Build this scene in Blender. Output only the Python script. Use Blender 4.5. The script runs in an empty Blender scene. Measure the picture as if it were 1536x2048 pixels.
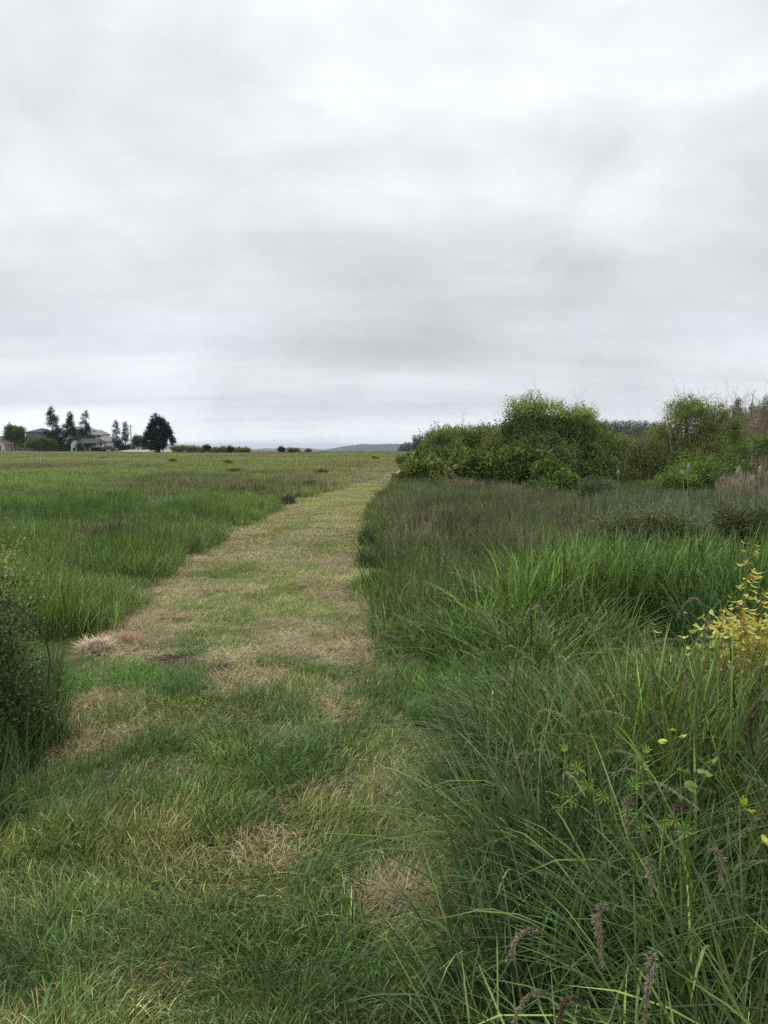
import bpy, math
import numpy as np
from mathutils import Vector

S = bpy.context.scene
COL = S.collection
R = math.radians

# ------------------------------------------------------------------ camera
CAM_H = 1.6
PITCH = R(4.67)
FPX = 1592.0
cam = bpy.data.cameras.new('camera')
camo = bpy.data.objects.new('camera', cam)
COL.objects.link(camo)
camo.location = (0, 0, CAM_H)
camo.rotation_euler = (R(90) - PITCH, 0, 0)
cam.sensor_fit = 'VERTICAL'
cam.angle_y = 2 * math.atan(1024 / FPX)
cam.clip_start = 0.05
cam.clip_end = 60000
S.camera = camo

# ------------------------------------------------------------------ light
SUN_EL, SUN_AZ = R(58), R(-35)          # azimuth measured from +Y towards +X
sun = bpy.data.lights.new('sun', 'SUN')
sun.energy = 2.0
sun.angle = R(22)
sun.color = (1.0, 0.965, 0.91)
suno = bpy.data.objects.new('sun', sun)
COL.objects.link(suno)
sd = Vector((math.sin(SUN_AZ) * math.cos(SUN_EL), math.cos(SUN_AZ) * math.cos(SUN_EL), math.sin(SUN_EL)))
suno.rotation_euler = (-sd).to_track_quat('-Z', 'Y').to_euler()

W = bpy.data.worlds.new('World')
S.world = W
W.use_nodes = True
nt = W.node_tree
nt.nodes.clear()


class NG:
    """small node helper"""
    def __init__(s, tree):
        s.t = tree

    def n(s, typ, props=None, **ins):
        nd = s.t.nodes.new(typ)
        for k, v in (props or {}).items():
            setattr(nd, k, v)
        for k, v in ins.items():
            key = int(k[1:]) if k[0] == 'i' and k[1:].isdigit() else k.replace('_', ' ')
            s.put(nd.inputs[key], v)
        return nd

    def put(s, sock, v):
        if isinstance(v, bpy.types.NodeSocket):
            s.t.links.new(v, sock)
        elif isinstance(v, bpy.types.Node):
            s.t.links.new(v.outputs[0], sock)
        else:
            sock.default_value = v

    def math(s, op, a, b=0.0, clamp=False):
        return s.n('ShaderNodeMath', {'operation': op, 'use_clamp': clamp}, i0=a, i1=b).outputs[0]

    def mix(s, f, a, b, mode='MIX'):
        nd = s.t.nodes.new('ShaderNodeMix')
        nd.data_type = 'RGBA'
        nd.blend_type = mode
        s.put(nd.inputs[0], f)
        s.put(nd.inputs[6], a)
        s.put(nd.inputs[7], b)
        return nd.outputs[2]

    def ramp(s, f, stops, interp='LINEAR'):
        nd = s.t.nodes.new('ShaderNodeValToRGB')
        cr = nd.color_ramp
        cr.interpolation = interp
        while len(cr.elements) < len(stops):
            cr.elements.new(0.5)
        for e, (p, c) in zip(cr.elements, stops):
            e.position = p
            e.color = tuple(c) + (1,) if len(c) == 3 else c
        s.put(nd.inputs[0], f)
        return nd.outputs[0]

    def noise(s, vec, scale, detail=4, rough=0.55, dist=0.0):
        nd = s.n('ShaderNodeTexNoise', None, Vector=vec, Scale=scale, Detail=detail, Roughness=rough, Distortion=dist)
        return nd.outputs[0]


g = NG(nt)
sky = g.n('ShaderNodeTexSky', {'sky_type': 'NISHITA', 'sun_disc': False, 'sun_elevation': SUN_EL, 'sun_rotation': SUN_AZ})
tc = g.n('ShaderNodeTexCoord')
sep = g.n('ShaderNodeSeparateXYZ', None, Vector=tc.outputs['Generated'])
zc = g.math('MAXIMUM', sep.outputs['Z'], 0.0)
den = g.math('ADD', zc, 0.13)
px = g.math('DIVIDE', sep.outputs['X'], den)
py = g.math('DIVIDE', sep.outputs['Y'], den)
cp = g.n('ShaderNodeCombineXYZ', None, X=px, Y=py, Z=3.7).outputs[0]
elev = g.ramp(zc, [(0.0, (0.76, 0.79, 0.80)), (0.022, (0.69, 0.72, 0.74)), (0.05, (0.56, 0.59, 0.625)), (0.085, (0.58, 0.605, 0.635)),
                   (0.13, (0.50, 0.523, 0.553)), (0.19, (0.56, 0.58, 0.607)), (0.30, (0.64, 0.665, 0.69)), (0.42, (0.675, 0.70, 0.73)), (0.62, (0.70, 0.722, 0.75))])
dv = g.n('ShaderNodeMapping', None, Vector=tc.outputs['Generated'], Scale=(1.0, 1.0, 1.7)).outputs[0]
n1 = g.noise(dv, 2.6, 5, 0.5, 0.35)
n2 = g.noise(dv, 6.5, 7, 0.58, 0.35)
cp3 = g.n('ShaderNodeMapping', None, Vector=cp, Scale=(0.55, 1.5, 1.0)).outputs[0]
n3 = g.noise(cp3, 0.9, 4, 0.5, 0.3)
m1 = g.n('ShaderNodeMapRange', {'clamp': True}, Value=n1, i1=0.33, i2=0.68, i3=0.87, i4=1.15).outputs[0]
m2 = g.n('ShaderNodeMapRange', {'clamp': True}, Value=n2, i1=0.30, i2=0.70, i3=0.94, i4=1.055).outputs[0]
m3 = g.n('ShaderNodeMapRange', {'clamp': True}, Value=n3, i1=0.35, i2=0.66, i3=0.92, i4=1.08).outputs[0]
mm = g.math('MULTIPLY', g.math('MULTIPLY', m1, m2), m3)
cl = g.n('ShaderNodeVectorMath', {'operation': 'SCALE'}, i0=elev)
g.put(cl.inputs['Scale'], g.math('MULTIPLY', mm, 12.2))
sm = g.mix(0.985, sky, cl.outputs[0])
bg = g.n('ShaderNodeBackground', None, Color=sm, Strength=0.1)
out = g.n('ShaderNodeOutputWorld', None, Surface=bg)

S.view_settings.view_transform = 'Standard'
S.view_settings.look = 'None'
S.view_settings.exposure = 0.14
S.view_settings.gamma = 1.0
S.render.engine = 'CYCLES'
cy = S.cycles
cy.max_bounces = 5
cy.diffuse_bounces = 2
cy.glossy_bounces = 1
cy.transmission_bounces = 3
cy.volume_bounces = 0
cy.transparent_max_bounces = 4
cy.caustics_reflective = False
cy.caustics_refractive = False
cy.use_denoising = False
cy.use_adaptive_sampling = True
cy.adaptive_threshold = 0.008

# ------------------------------------------------------------------ projection helpers (where a thing of the photo stands on the ground)
cP, sP = math.cos(PITCH), math.sin(PITCH)


def ray(x, y):
    r_, u = (x - 768) / FPX, (1024 - y) / FPX
    return np.array([r_, cP + u * sP, -sP + u * cP])


def G(x, y):
    d = ray(x, y)
    return d * (CAM_H / -d[2]) + np.array([0, 0, CAM_H])


def P(x, y, Y):
    d = ray(x, y)
    return d * (Y / d[1]) + np.array([0, 0, CAM_H])


def PX(x, Y):
    return P(x, 895, Y)[0]


def PZ(y, Y):
    return P(768, y, Y)[2]


# ------------------------------------------------------------------ numpy helpers
RNG = np.random.default_rng(11)
_tab = np.random.default_rng(5).random((256, 256))


def vnoise(x, y, seed=0):
    x = np.asarray(x, float) + seed * 17.31
    y = np.asarray(y, float) + seed * 9.77
    xi, yi = np.floor(x).astype(int), np.floor(y).astype(int)
    fx, fy = x - xi, y - yi
    fx = fx * fx * (3 - 2 * fx)
    fy = fy * fy * (3 - 2 * fy)
    a = _tab[xi % 256, yi % 256]
    b = _tab[(xi + 1) % 256, yi % 256]
    c = _tab[xi % 256, (yi + 1) % 256]
    d = _tab[(xi + 1) % 256, (yi + 1) % 256]
    return (a * (1 - fx) + b * fx) * (1 - fy) + (c * (1 - fx) + d * fx) * fy


def fbm(x, y, sc, seed=0, o=3):
    s_, a, t = 0, 1, 0
    for k in range(o):
        s_ = s_ + a * vnoise(np.asarray(x) / sc * 2 ** k, np.asarray(y) / sc * 2 ** k, seed + k * 3)
        t += a
        a *= 0.5
    return s_ / t


def smooth(a, b, x):
    t = np.clip((np.asarray(x, float) - a) / (b - a), 0, 1)
    return t * t * (3 - 2 * t)


def norm(v):
    return v / np.maximum(np.linalg.norm(v, axis=-1, keepdims=True), 1e-9)


_L = sorted([tuple(G(*p)[:2][::-1]) for p in ((130, 1440), (185, 1370), (235, 1292), (300, 1200), (372, 1128), (480, 1062), (562, 1016), (640, 991), (733, 964), (788, 946), (798, 937))])
_R = sorted([tuple(G(*p)[:2][::-1]) for p in ((816, 946), (799, 961), (764, 985), (752, 1010), (743, 1060), (738, 1120), (742, 1200), (760, 1260), (805, 1310), (838, 1370), (885, 1450), (905, 1560), (890, 1700), (860, 1900), (850, 2048))])
_L = np.array(_L + [(78, 5.5), (100, 12), (140, 26)])
_R = np.array([(0.3, 0.15), (1.5, 0.12)] + _R + [(62, 4.6), (78, 9), (100, 16), (140, 31)])


def pathL(y):
    return np.interp(y, _L[:, 0], _L[:, 1]) + 0.05 * (vnoise(np.asarray(y) * 1.7, 3.3) - .5)


def pathR(y):
    return np.interp(y, _R[:, 0], _R[:, 1]) + 0.10 * (vnoise(np.asarray(y) * 1.5, 8.3) - .5)


def hgt(x, y):
    x = np.asarray(x, float)
    y = np.asarray(y, float)
    h = 0.05 * (fbm(x, y, 1.3, 1) - .5) + 0.10 * (fbm(x, y, 6, 2) - .5)
    d = np.hypot(x, y)
    h = h + 0.35 * (fbm(x, y, 60, 4) - .5) * smooth(60, 150, d)
    marsh = smooth(2.0, 6.0, x) * smooth(8, 14, y)
    h = h - 0.18 * marsh
    h = h - 30.5 * smooth(330, 520, y) * (1 - smooth(5, 40, x - (y - 330) * .05))
    h = h + 6 * smooth(450, 900, y) * smooth(30, 80, x)
    return h


def mesh_from(name, V, quads=None, tris=None, col=None, mats=(), mi=None, smooth_=True):
    V = np.asarray(V, np.float32)
    quads = np.zeros((0, 4), np.int32) if quads is None else np.asarray(quads, np.int32).reshape(-1, 4)
    tris = np.zeros((0, 3), np.int32) if tris is None else np.asarray(tris, np.int32).reshape(-1, 3)
    me = bpy.data.meshes.new(name)
    me.vertices.add(len(V))
    me.vertices.foreach_set('co', V.ravel())
    nq, nt_ = len(quads), len(tris)
    me.loops.add(nq * 4 + nt_ * 3)
    me.loops.foreach_set('vertex_index', np.concatenate([quads.ravel(), tris.ravel()]))
    me.polygons.add(nq + nt_)
    me.polygons.foreach_set('loop_start', np.concatenate([np.arange(nq) * 4, nq * 4 + np.arange(nt_) * 3]).astype(np.int32))
    if mi is not None:
        me.polygons.foreach_set('material_index', np.asarray(mi, np.int32))
    me.polygons.foreach_set('use_smooth', np.full(nq + nt_, smooth_, bool))
    if col is not None:
        c = np.ones((len(V), 4), np.float32)
        c[:, :3] = col
        a = me.color_attributes.new('col', 'FLOAT_COLOR', 'POINT')
        a.data.foreach_set('color', c.ravel())
    for m in mats:
        me.materials.append(m)
    me.update()
    me.validate()
    return me


class MB:
    def __init__(s):
        s.V, s.Q, s.T, s.C, s.n = [], [], [], [], 0

    def add(s, V, Q=None, T=None, C=(1, 1, 1)):
        V = np.asarray(V, float).reshape(-1, 3)
        if not len(V):
            return
        s.V.append(V)
        if Q is not None and len(Q):
            s.Q.append(np.asarray(Q).reshape(-1, 4) + s.n)
        if T is not None and len(T):
            s.T.append(np.asarray(T).reshape(-1, 3) + s.n)
        C = np.asarray(C, float)
        s.C.append(np.broadcast_to(C, (len(V), 3)).copy())
        s.n += len(V)

    def mesh(s, name, mats, smooth_=True):
        return mesh_from(name, np.concatenate(s.V), np.concatenate(s.Q) if s.Q else None, np.concatenate(s.T) if s.T else None,
                         np.concatenate(s.C), mats, None, smooth_)

    def obj(s, name, mat, parent=None, smooth_=True, origin=None):
        if origin is not None:
            s.V = [v - np.asarray(origin) for v in s.V]
        o = bpy.data.objects.new(name, s.mesh(name, [mat], smooth_))
        if origin is not None:
            o.location = origin
        COL.objects.link(o)
        if parent is not None:
            o.parent = parent
        return o

    # -- shapes
    def box(s, x0, x1, y0, y1, z0, z1, C=(1, 1, 1)):
        V = [(x, y, z) for z in (z0, z1) for y in (y0, y1) for x in (x0, x1)]
        s.add(V, [(0, 2, 3, 1), (4, 5, 7, 6), (0, 1, 5, 4), (2, 6, 7, 3), (0, 4, 6, 2), (1, 3, 7, 5)], None, C)

    def tube(s, pts, rad, sides=5, C=(1, 1, 1)):
        pts = np.asarray(pts, float)
        k = len(pts)
        rad = np.broadcast_to(np.asarray(rad, float), (k,))
        t = norm(np.gradient(pts, axis=0))
        ref = np.array([0.31, 0.17, 0.93]) if abs(t[0, 2]) < .9 else np.array([1., 0.1, 0])
        u = norm(np.cross(t, ref))
        v = np.cross(t, u)
        a = np.linspace(0, 2 * np.pi, sides, endpoint=False)
        V = pts[:, None] + rad[:, None, None] * (np.cos(a)[None, :, None] * u[:, None] + np.sin(a)[None, :, None] * v[:, None])
        i = np.arange(k - 1)[:, None] * sides
        j = np.arange(sides)[None]
        j2 = (j + 1) % sides
        Q = np.stack([i + j, i + j2, i + sides + j2, i + sides + j], -1).reshape(-1, 4)
        s.add(V.reshape(-1, 3), Q, None, C)

    def diamonds(s, Pt, D, Sd, L, Wd, C, fold=0.25, belly=0.42):
        """one folded pointed leaf per row"""
        n = len(Pt)
        if not n:
            return
        D = norm(D)
        Sd = norm(Sd - (Sd * D).sum(-1, keepdims=True) * D)
        N = np.cross(D, Sd)
        L = np.broadcast_to(np.asarray(L, float), (n,))[:, None]
        Wd = np.broadcast_to(np.asarray(Wd, float), (n,))[:, None]
        V = np.stack([Pt, Pt + D * L * belly + Sd * Wd / 2 + N * Wd * fold, Pt + D * L - N * L * .12,
                      Pt + D * L * belly - Sd * Wd / 2 + N * Wd * fold], 1)
        b = np.arange(n)[:, None] * 4
        T = np.concatenate([b + np.array([[0, 2, 1]]), b + np.array([[0, 3, 2]])])
        s.add(V.reshape(-1, 3), None, T, np.repeat(np.broadcast_to(C, (n, 3)), 4, 0))

    def leaves(s, Pt, D, Sd, L, Wd, C, curl=0.35, fold=0.18, shape=(0.16, 0.5, 0.80), wid=(0.62, 1.0, 0.55)):
        """broader, curled leaf with midrib: 3 cross rows + base + tip"""
        n = len(Pt)
        D = norm(D)
        Sd = norm(Sd - (Sd * D).sum(-1, keepdims=True) * D)
        N = np.cross(D, Sd)
        L = np.broadcast_to(np.asarray(L, float), (n,))[:, None]
        Wd = np.broadcast_to(np.asarray(Wd, float), (n,))[:, None]
        rows = [Pt]
        for t, w in zip(shape, wid):
            c = Pt + D * L * t - N * L * curl * t * t
            rows += [c + Sd * Wd * w / 2 + N * Wd * w * fold, c, c - Sd * Wd * w / 2 + N * Wd * w * fold]
        rows.append(Pt + D * L * .97 - N * L * curl)
        V = np.stack(rows, 1)
        b = np.arange(n)[:, None]
        k = 11
        T = np.concatenate([b * k + np.array([[0, 2, 1]]), b * k + np.array([[0, 3, 2]]), b * k + np.array([[7, 8, 10]]), b * k + np.array([[8, 9, 10]])])
        Q = np.concatenate([b * k + np.array([q]) for q in ((1, 2, 5, 4), (2, 3, 6, 5), (4, 5, 8, 7), (5, 6, 9, 8))])
        s.add(V.reshape(-1, 3), Q, T, np.repeat(np.broadcast_to(C, (n, 3)), k, 0))

    def blades(s, base, az, L, Wd, lean, bend, C, segs=4, tipC=None, twist=0.5, power=1.4, rng=RNG):
        """curved tapering grass blades"""
        n = len(base)
        if not n:
            return
        k = segs
        t = np.linspace(0, 1, k + 1)
        phi = lean[:, None] + bend[:, None] * t[None] ** power
        ds = (L / k)[:, None]
        mid = 0.5 * (phi[:, 1:] + phi[:, :-1])
        hor = np.concatenate([np.zeros((n, 1)), np.cumsum(np.sin(mid) * ds, 1)], 1)
        ver = np.concatenate([np.zeros((n, 1)), np.cumsum(np.cos(mid) * ds, 1)], 1)
        d = np.stack([np.cos(az), np.sin(az), 0 * az], -1)
        q = np.stack([-np.sin(az), np.cos(az), 0 * az], -1)
        tw = (rng.random(n) - .5) * 2 * twist
        c = base[:, None] + hor[..., None] * d[:, None] + ver[..., None] * np.array([0, 0, 1.])
        # width vector, twisted a little round the blade
        w = (np.array([1.0] + [1.0] * (k - 1) + [0.0]) * (1 - 0.55 * t ** 2.2))
        w[0] *= .75
        wid = q * np.cos(tw)[:, None] + d * np.sin(tw)[:, None]
        off = wid[:, None] * (Wd[:, None] * w[None])[..., None] * .5
        left, right = (c - off)[:, :k], (c + off)[:, :k]
        V = np.concatenate([np.stack([left, right], 2).reshape(n, 2 * k, 3), c[:, k:]], 1)
        m = 2 * k + 1
        b = np.arange(n)[:, None] * m
        Q = np.concatenate([b + np.array([[2 * i, 2 * i + 1, 2 * i + 3, 2 * i + 2]]) for i in range(k - 1)])
        T = b + np.array([[2 * k - 2, 2 * k - 1, 2 * k]])
        C = np.broadcast_to(C, (n, 3))
        if tipC is None:
            CC = np.repeat(C, m, 0)
        else:
            tt = np.concatenate([np.repeat(t[:k], 2), [1]]) ** 2
            CC = (C[:, None] * (1 - tt[None, :, None]) + np.broadcast_to(tipC, (n, 3))[:, None] * tt[None, :, None]).reshape(-1, 3)
        s.add(V.reshape(-1, 3), Q, T, CC)


# ------------------------------------------------------------------ materials
def leaf_mat(name, base=None, trans=0.30, rough=0.5, spec=0.35, inst=True, ttint=(1.15, 1.25, 0.6)):
    """base colour = leaf's own 'col' x tint carried by the clump"""
    m = bpy.data.materials.new(name)
    m.use_nodes = True
    t = m.node_tree
    t.nodes.clear()
    q = NG(t)
    c = q.n('ShaderNodeAttribute', {'attribute_name': 'col', 'attribute_type': 'GEOMETRY'}).outputs['Color']
    if inst:
        ti = q.n('ShaderNodeAttribute', {'attribute_name': 'tint', 'attribute_type': 'INSTANCER'}).outputs['Color']
        c = q.mix(1.0, c, ti, 'MULTIPLY')
    if base is not None:
        c = q.mix(1.0, c, tuple(base) + (1,), 'MULTIPLY')
    p = q.n('ShaderNodeBsdfPrincipled', None, Base_Color=c, Roughness=rough)
    p.inputs['Specular IOR Level'].default_value = spec
    tr = q.n('ShaderNodeBsdfTranslucent', None, Color=q.mix(1.0, c, tuple(ttint) + (1,), 'MULTIPLY'))
    mx = q.n('ShaderNodeMixShader', None, i0=trans, i1=p.outputs[0], i2=tr.outputs[0])
    q.n('ShaderNodeOutputMaterial', None, Surface=mx)
    return m


def plain_mat(name, col, rough=0.8, nscale=None, namp=0.25, col2=None, spec=0.3, metallic=0.0, attr=False, bump=0.0, obj_space=True):
    m = bpy.data.materials.new(name)
    m.use_nodes = True
    t = m.node_tree
    t.nodes.clear()
    q = NG(t)
    p = q.n('ShaderNodeBsdfPrincipled', None, Roughness=rough, Metallic=metallic)
    p.inputs['Specular IOR Level'].default_value = spec
    c = tuple(col) + (1,)
    if nscale:
        v = q.n('ShaderNodeTexCoord').outputs['Object']
        nz = q.noise(v, nscale, 6, 0.6)
        c2 = tuple(col2 if col2 is not None else [x * (1 - namp) for x in col]) + (1,)
        f = q.n('ShaderNodeMapRange', None, Value=nz, i1=0.35, i2=0.65).outputs[0]
        c = q.mix(f, c, c2)
        if bump:
            b = q.n('ShaderNodeBump', None, Strength=bump, Distance=0.02, Height=nz)
            q.put(p.inputs['Normal'], b.outputs[0])
    if attr:
        a = q.n('ShaderNodeAttribute', {'attribute_name': 'col', 'attribute_type': 'GEOMETRY'}).outputs['Color']
        c = q.mix(1.0, a, c, 'MULTIPLY')
    q.put(p.inputs['Base Color'], c)
    q.n('ShaderNodeOutputMaterial', None, Surface=p)
    return m


M_GRASS = leaf_mat('grass_blade', (1.60, 1.45, 1.20), trans=0.17, rough=0.6, spec=0.18, ttint=(1.1, 1.2, .75))
M_STRAW = leaf_mat('cut_straw', (1.15, 1.12, 1.0), trans=0.12, rough=0.75, spec=0.2, ttint=(1, 1, .8))
M_SEED = leaf_mat('seed_head', (1.3, 1.3, 1.2), trans=0.15, rough=0.8, spec=0.15, ttint=(1, 1, .9))
M_LEAF = leaf_mat('shrub_leaf', (1.65, 1.42, 1.2), inst=False, trans=0.22, rough=0.5, spec=0.28, ttint=(1.2, 1.3, 0.55))
M_NEEDLE = leaf_mat('conifer_needles', inst=False, trans=0.1, rough=0.6, spec=0.2)
M_DRY = leaf_mat('dry_plant', inst=False, trans=0.15, rough=0.8, spec=0.2, ttint=(1, 1, .8))
M_BARK = plain_mat('bark', (0.16, 0.13, 0.10), 0.9, 9, 0.5, attr=True)


def ground_mat(name, path=False):
    m = bpy.data.materials.new(name)
    m.use_nodes = True
    t = m.node_tree
    t.nodes.clear()
    q = NG(t)
    v = q.n('ShaderNodeTexCoord').outputs['Object']
    a = q.noise(v, 1.1, 5, 0.6)
    b = q.noise(v, 7.0, 6, 0.65)
    c = q.noise(v, 55.0, 4, 0.7)
    fine = q.n('ShaderNodeMapRange', None, Value=c, i1=0.3, i2=0.7).outputs[0]
    if path:
        thatch = q.mix(fine, (0.13, 0.108, 0.066, 1), (0.30, 0.25, 0.155, 1))
        green = q.mix(fine, (0.05, 0.08, 0.02, 1), (0.13, 0.17, 0.05, 1))
        soil = q.mix(fine, (0.035, 0.026, 0.018, 1), (0.10, 0.078, 0.052, 1))
        f1 = q.n('ShaderNodeMapRange', None, Value=b, i1=0.42, i2=0.60).outputs[0]
        x = q.mix(f1, thatch, green)
        at = q.n('ShaderNodeAttribute', {'attribute_name': 'col', 'attribute_type': 'GEOMETRY'}).outputs['Color']
        bare = q.n('ShaderNodeSeparateColor', None, Color=at).outputs[0]
        f2 = q.math('ADD', q.n('ShaderNodeMapRange', None, Value=a, i1=0.62, i2=0.74).outputs[0], bare, True)
        x = q.mix(f2, x, soil)
    else:
        thatch = q.mix(fine, (0.06, 0.055, 0.028, 1), (0.16, 0.14, 0.07, 1))
        green = q.mix(fine, (0.035, 0.06, 0.015, 1), (0.09, 0.13, 0.035, 1))
        f1 = q.n('ShaderNodeMapRange', None, Value=b, i1=0.35, i2=0.62).outputs[0]
        x = q.mix(f1, thatch, green)
    p = q.n('ShaderNodeBsdfPrincipled', None, Base_Color=x, Roughness=0.95)
    p.inputs['Specular IOR Level'].default_value = 0.1
    bp = q.n('ShaderNodeBump', None, Strength=0.8, Distance=0.015, Height=c)
    q.put(p.inputs['Normal'], bp.outputs[0])
    q.n('ShaderNodeOutputMaterial', None, Surface=p)
    return m


M_GROUND = ground_mat('meadow_soil')
M_PATH = ground_mat('mown_track', True)


# ------------------------------------------------------------------ tagging
def tag(o, label=None, cat=None, group=None, kind=None):
    if label:
        o['label'] = label
    if cat:
        o['category'] = cat
    if group:
        o['group'] = group
    if kind:
        o['kind'] = kind
    return o


def thing(name, loc, label, cat, group=None):
    o = bpy.data.objects.new(name, None)
    o.empty_display_size = 0.2
    o.location = loc
    COL.objects.link(o)
    return tag(o, label, cat, group)


def part(mb, name, mat, root, smooth_=True, label=None):
    """mesh part given in world coordinates (root unrotated)"""
    loc = np.array(root.location) if root is not None else np.zeros(3)
    p = root.parent if root is not None else None
    if p is not None:
        loc = loc + np.array(p.location)
    mb.V = [v - loc for v in mb.V]
    o = mb.obj(name, mat, root, smooth_)
    if label:
        o['label'] = label
    return o


# ------------------------------------------------------------------ ground, path
def axis(lo_, hi_, fine0, fine1, step, grow=1.13):
    a = list(np.arange(fine0, fine1 + 1e-6, step))
    d = step
    while a[-1] < hi_:
        d *= grow
        a.append(a[-1] + d)
    d = step
    b = [fine0]
    while b[-1] > lo_:
        d *= grow
        b.append(b[-1] - d)
    return np.array(b[:0:-1] + a)


xs = axis(-9000, 9000, -4, 5, 0.12)
ys = axis(-400, 330, 0, 14, 0.12, 1.06)
ys = np.concatenate([ys[ys < 330], np.linspace(332, 560, 40), axis(560, 9000, 575, 600, 15, 1.2)[1:]])
ys = np.unique(np.round(ys, 3))
XX, YY = np.meshgrid(xs, ys)


def inside_path(x, y, pad=0.0):
    return (x > pathL(y) + pad) & (x < pathR(y) - pad) & (y > 4.9) & (y < 138)


def blobs(lst):
    L_ = [(*G(a, b)[:2], r_) for a, b, r_ in lst]

    def f(x, y):
        v = np.zeros(np.shape(x))
        wx = x + .3 * (fbm(x, y, .25, 31) - .5)
        wy = y + .35 * (fbm(x, y, .25, 35) - .5)
        for cx, cy_, r_ in L_:
            v = np.maximum(v, 1 - smooth(.55 * r_, 1.15 * r_, np.hypot(wx - cx, (wy - cy_) * .8)))
        return v
    return f


bare_soil = blobs([(325, 1318, .17), (365, 1328, .20), (425, 1342, .17), (290, 1300, .10), (660, 1410, .16), (690, 1350, .12), (640, 1308, .12), (590, 1180, .14), (700, 1180, .2), (770, 1725, .07)])
hay_blob = blobs([(600, 1690, .09), (530, 1700, .07), (455, 1685, .05), (800, 1790, .09), (845, 1835, .08), (760, 1750, .05), (200, 1425, .20), (140, 1410, .14), (270, 1395, .10), (130, 1500, .20), (80, 1535, .20),
                  (330, 1960, .09), (250, 1930, .07), (380, 1890, .06), (425, 1352, .20), (495, 1362, .17), (565, 1350, .10), (460, 1415, .08), (680, 1425, .14),
                  (705, 1385, .12), (640, 1590, .08), (400, 1540, .10), (785, 1468, .10), (350, 1500, .07), (230, 1470, .12), (690, 1290, .16), (620, 1300, .10), (720, 1210, .14), (330, 1240, .22), (290, 1285, .16)])

ZZ = hgt(XX, YY) - 0.03 * inside_path(XX, YY)
ny, nx = XX.shape
idx = np.arange(ny * nx).reshape(ny, nx)
Qd = np.stack([idx[:-1, :-1], idx[:-1, 1:], idx[1:, 1:], idx[1:, :-1]], -1).reshape(-1, 4)
mb = MB()
mb.add(np.stack([XX, YY, ZZ], -1), Qd)
ground = mb.obj('ground', M_GROUND)
tag(ground, kind='structure')

py_ = np.concatenate([np.arange(5.0, 30, .12), np.arange(30, 138, .8)])
tt = np.linspace(0, 1, 26)
PXg = pathL(py_)[:, None] * (1 - tt) + pathR(py_)[:, None] * tt
PYg = np.repeat(py_[:, None], 26, 1)
PZg = hgt(PXg, PYg) + 0.004 + (-0.018 * (np.exp(-((tt - .2) / .1) ** 2) + np.exp(-((tt - .78) / .1) ** 2)))[None] + 0.012 * (fbm(PXg, PYg, .35, 21) - .5)
ny, nx = PXg.shape
idx = np.arange(ny * nx).reshape(ny, nx)
mb = MB()
mb.add(np.stack([PXg, PYg, PZg], -1), np.stack([idx[:-1, :-1], idx[:-1, 1:], idx[1:, 1:], idx[1:, :-1]], -1).reshape(-1, 4),
       None, np.repeat(bare_soil(PXg, PYg).reshape(-1, 1), 3, 1))
tag(mb.obj('mown_path', M_PATH), kind='structure')

# sea beyond the bluff
mb = MB()
mb.box(-15000, 15000, 345, 15500, -60, -30)
tag(mb.obj('water', plain_mat('sea_water', (0.12, 0.16, 0.19), 0.25, 0.02, 0.2, spec=0.5)), kind='structure')

# ------------------------------------------------------------------ clump prototypes
def disc(n, r, rng):
    a, q = rng.random(n) * 2 * np.pi, np.sqrt(rng.random(n)) * r
    return np.stack([q * np.cos(a), q * np.sin(a), np.zeros(n)], -1)


def tintvar(n, rng, v=0.4, hue=0.12, dry=0.08, dryc=(1.7, 1.35, 1.8)):
    b = np.exp(rng.normal(0, v, (n, 1)))
    c = b * (1 + rng.normal(0, hue, (n, 1)) * np.array([[1, .15, .3]]))
    dr = rng.random(n) < dry
    c[dr] = c[dr] * np.array(dryc)
    return np.clip(c, 0.15, 4)


def U(rng, n, a, b):
    return a + (b - a) * rng.random(n)


def proto(name, build, count, mats=None):
    res = []
    for k in range(count):
        rng = np.random.default_rng(1000 + 37 * k + sum(map(ord, name)))
        b = MB()
        build(b, rng)
        me = b.mesh(name, [mats or M_GRASS])
        res.append(bpy.data.objects.new(name, me))
    return res


def lawn(r, n, L, Wd, lean=(5, 65), bend=(10, 70), dry=0.16, segs=3):
    def f(b, rng):
        base = disc(n, r, rng)
        # combed: most blades share a drift direction inside one clump
        az = rng.normal(0, 1.1, n)
        b.blades(base, az, U(rng, n, *L) * (1 - .3 * (np.hypot(base[:, 0], base[:, 1]) / r) ** 2), U(rng, n, *Wd), np.radians(U(rng, n, *lean)), np.radians(U(rng, n, *bend)),
                 tintvar(n, rng, .40, .14, dry, (1.9, 1.55, 2.2)), segs, rng=rng)
    return f


def meadow(r, n, L, Wd, lean=(0, 28), bend=(5, 60), dry=0.04, segs=4, radial=False, hue=.1, tip=None):
    def f(b, rng):
        base = disc(n, r, rng)
        az = rng.random(n) * 2 * np.pi
        if radial:
            az = np.arctan2(base[:, 1], base[:, 0]) + rng.normal(0, 1.0, n)
        C = tintvar(n, rng, .42, hue, dry)
        b.blades(base, az, U(rng, n, *L), U(rng, n, *Wd), np.radians(U(rng, n, *lean)), np.radians(U(rng, n, *bend)),
                 C, segs, None if tip is None else C * np.array(tip), rng=rng)
    return f


def tussock(r, n, L, Wd, lean=(4, 38), bend=(15, 95), **k):
    return meadow(r, n, L, Wd, lean, bend, radial=True, segs=6, **k)


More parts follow.
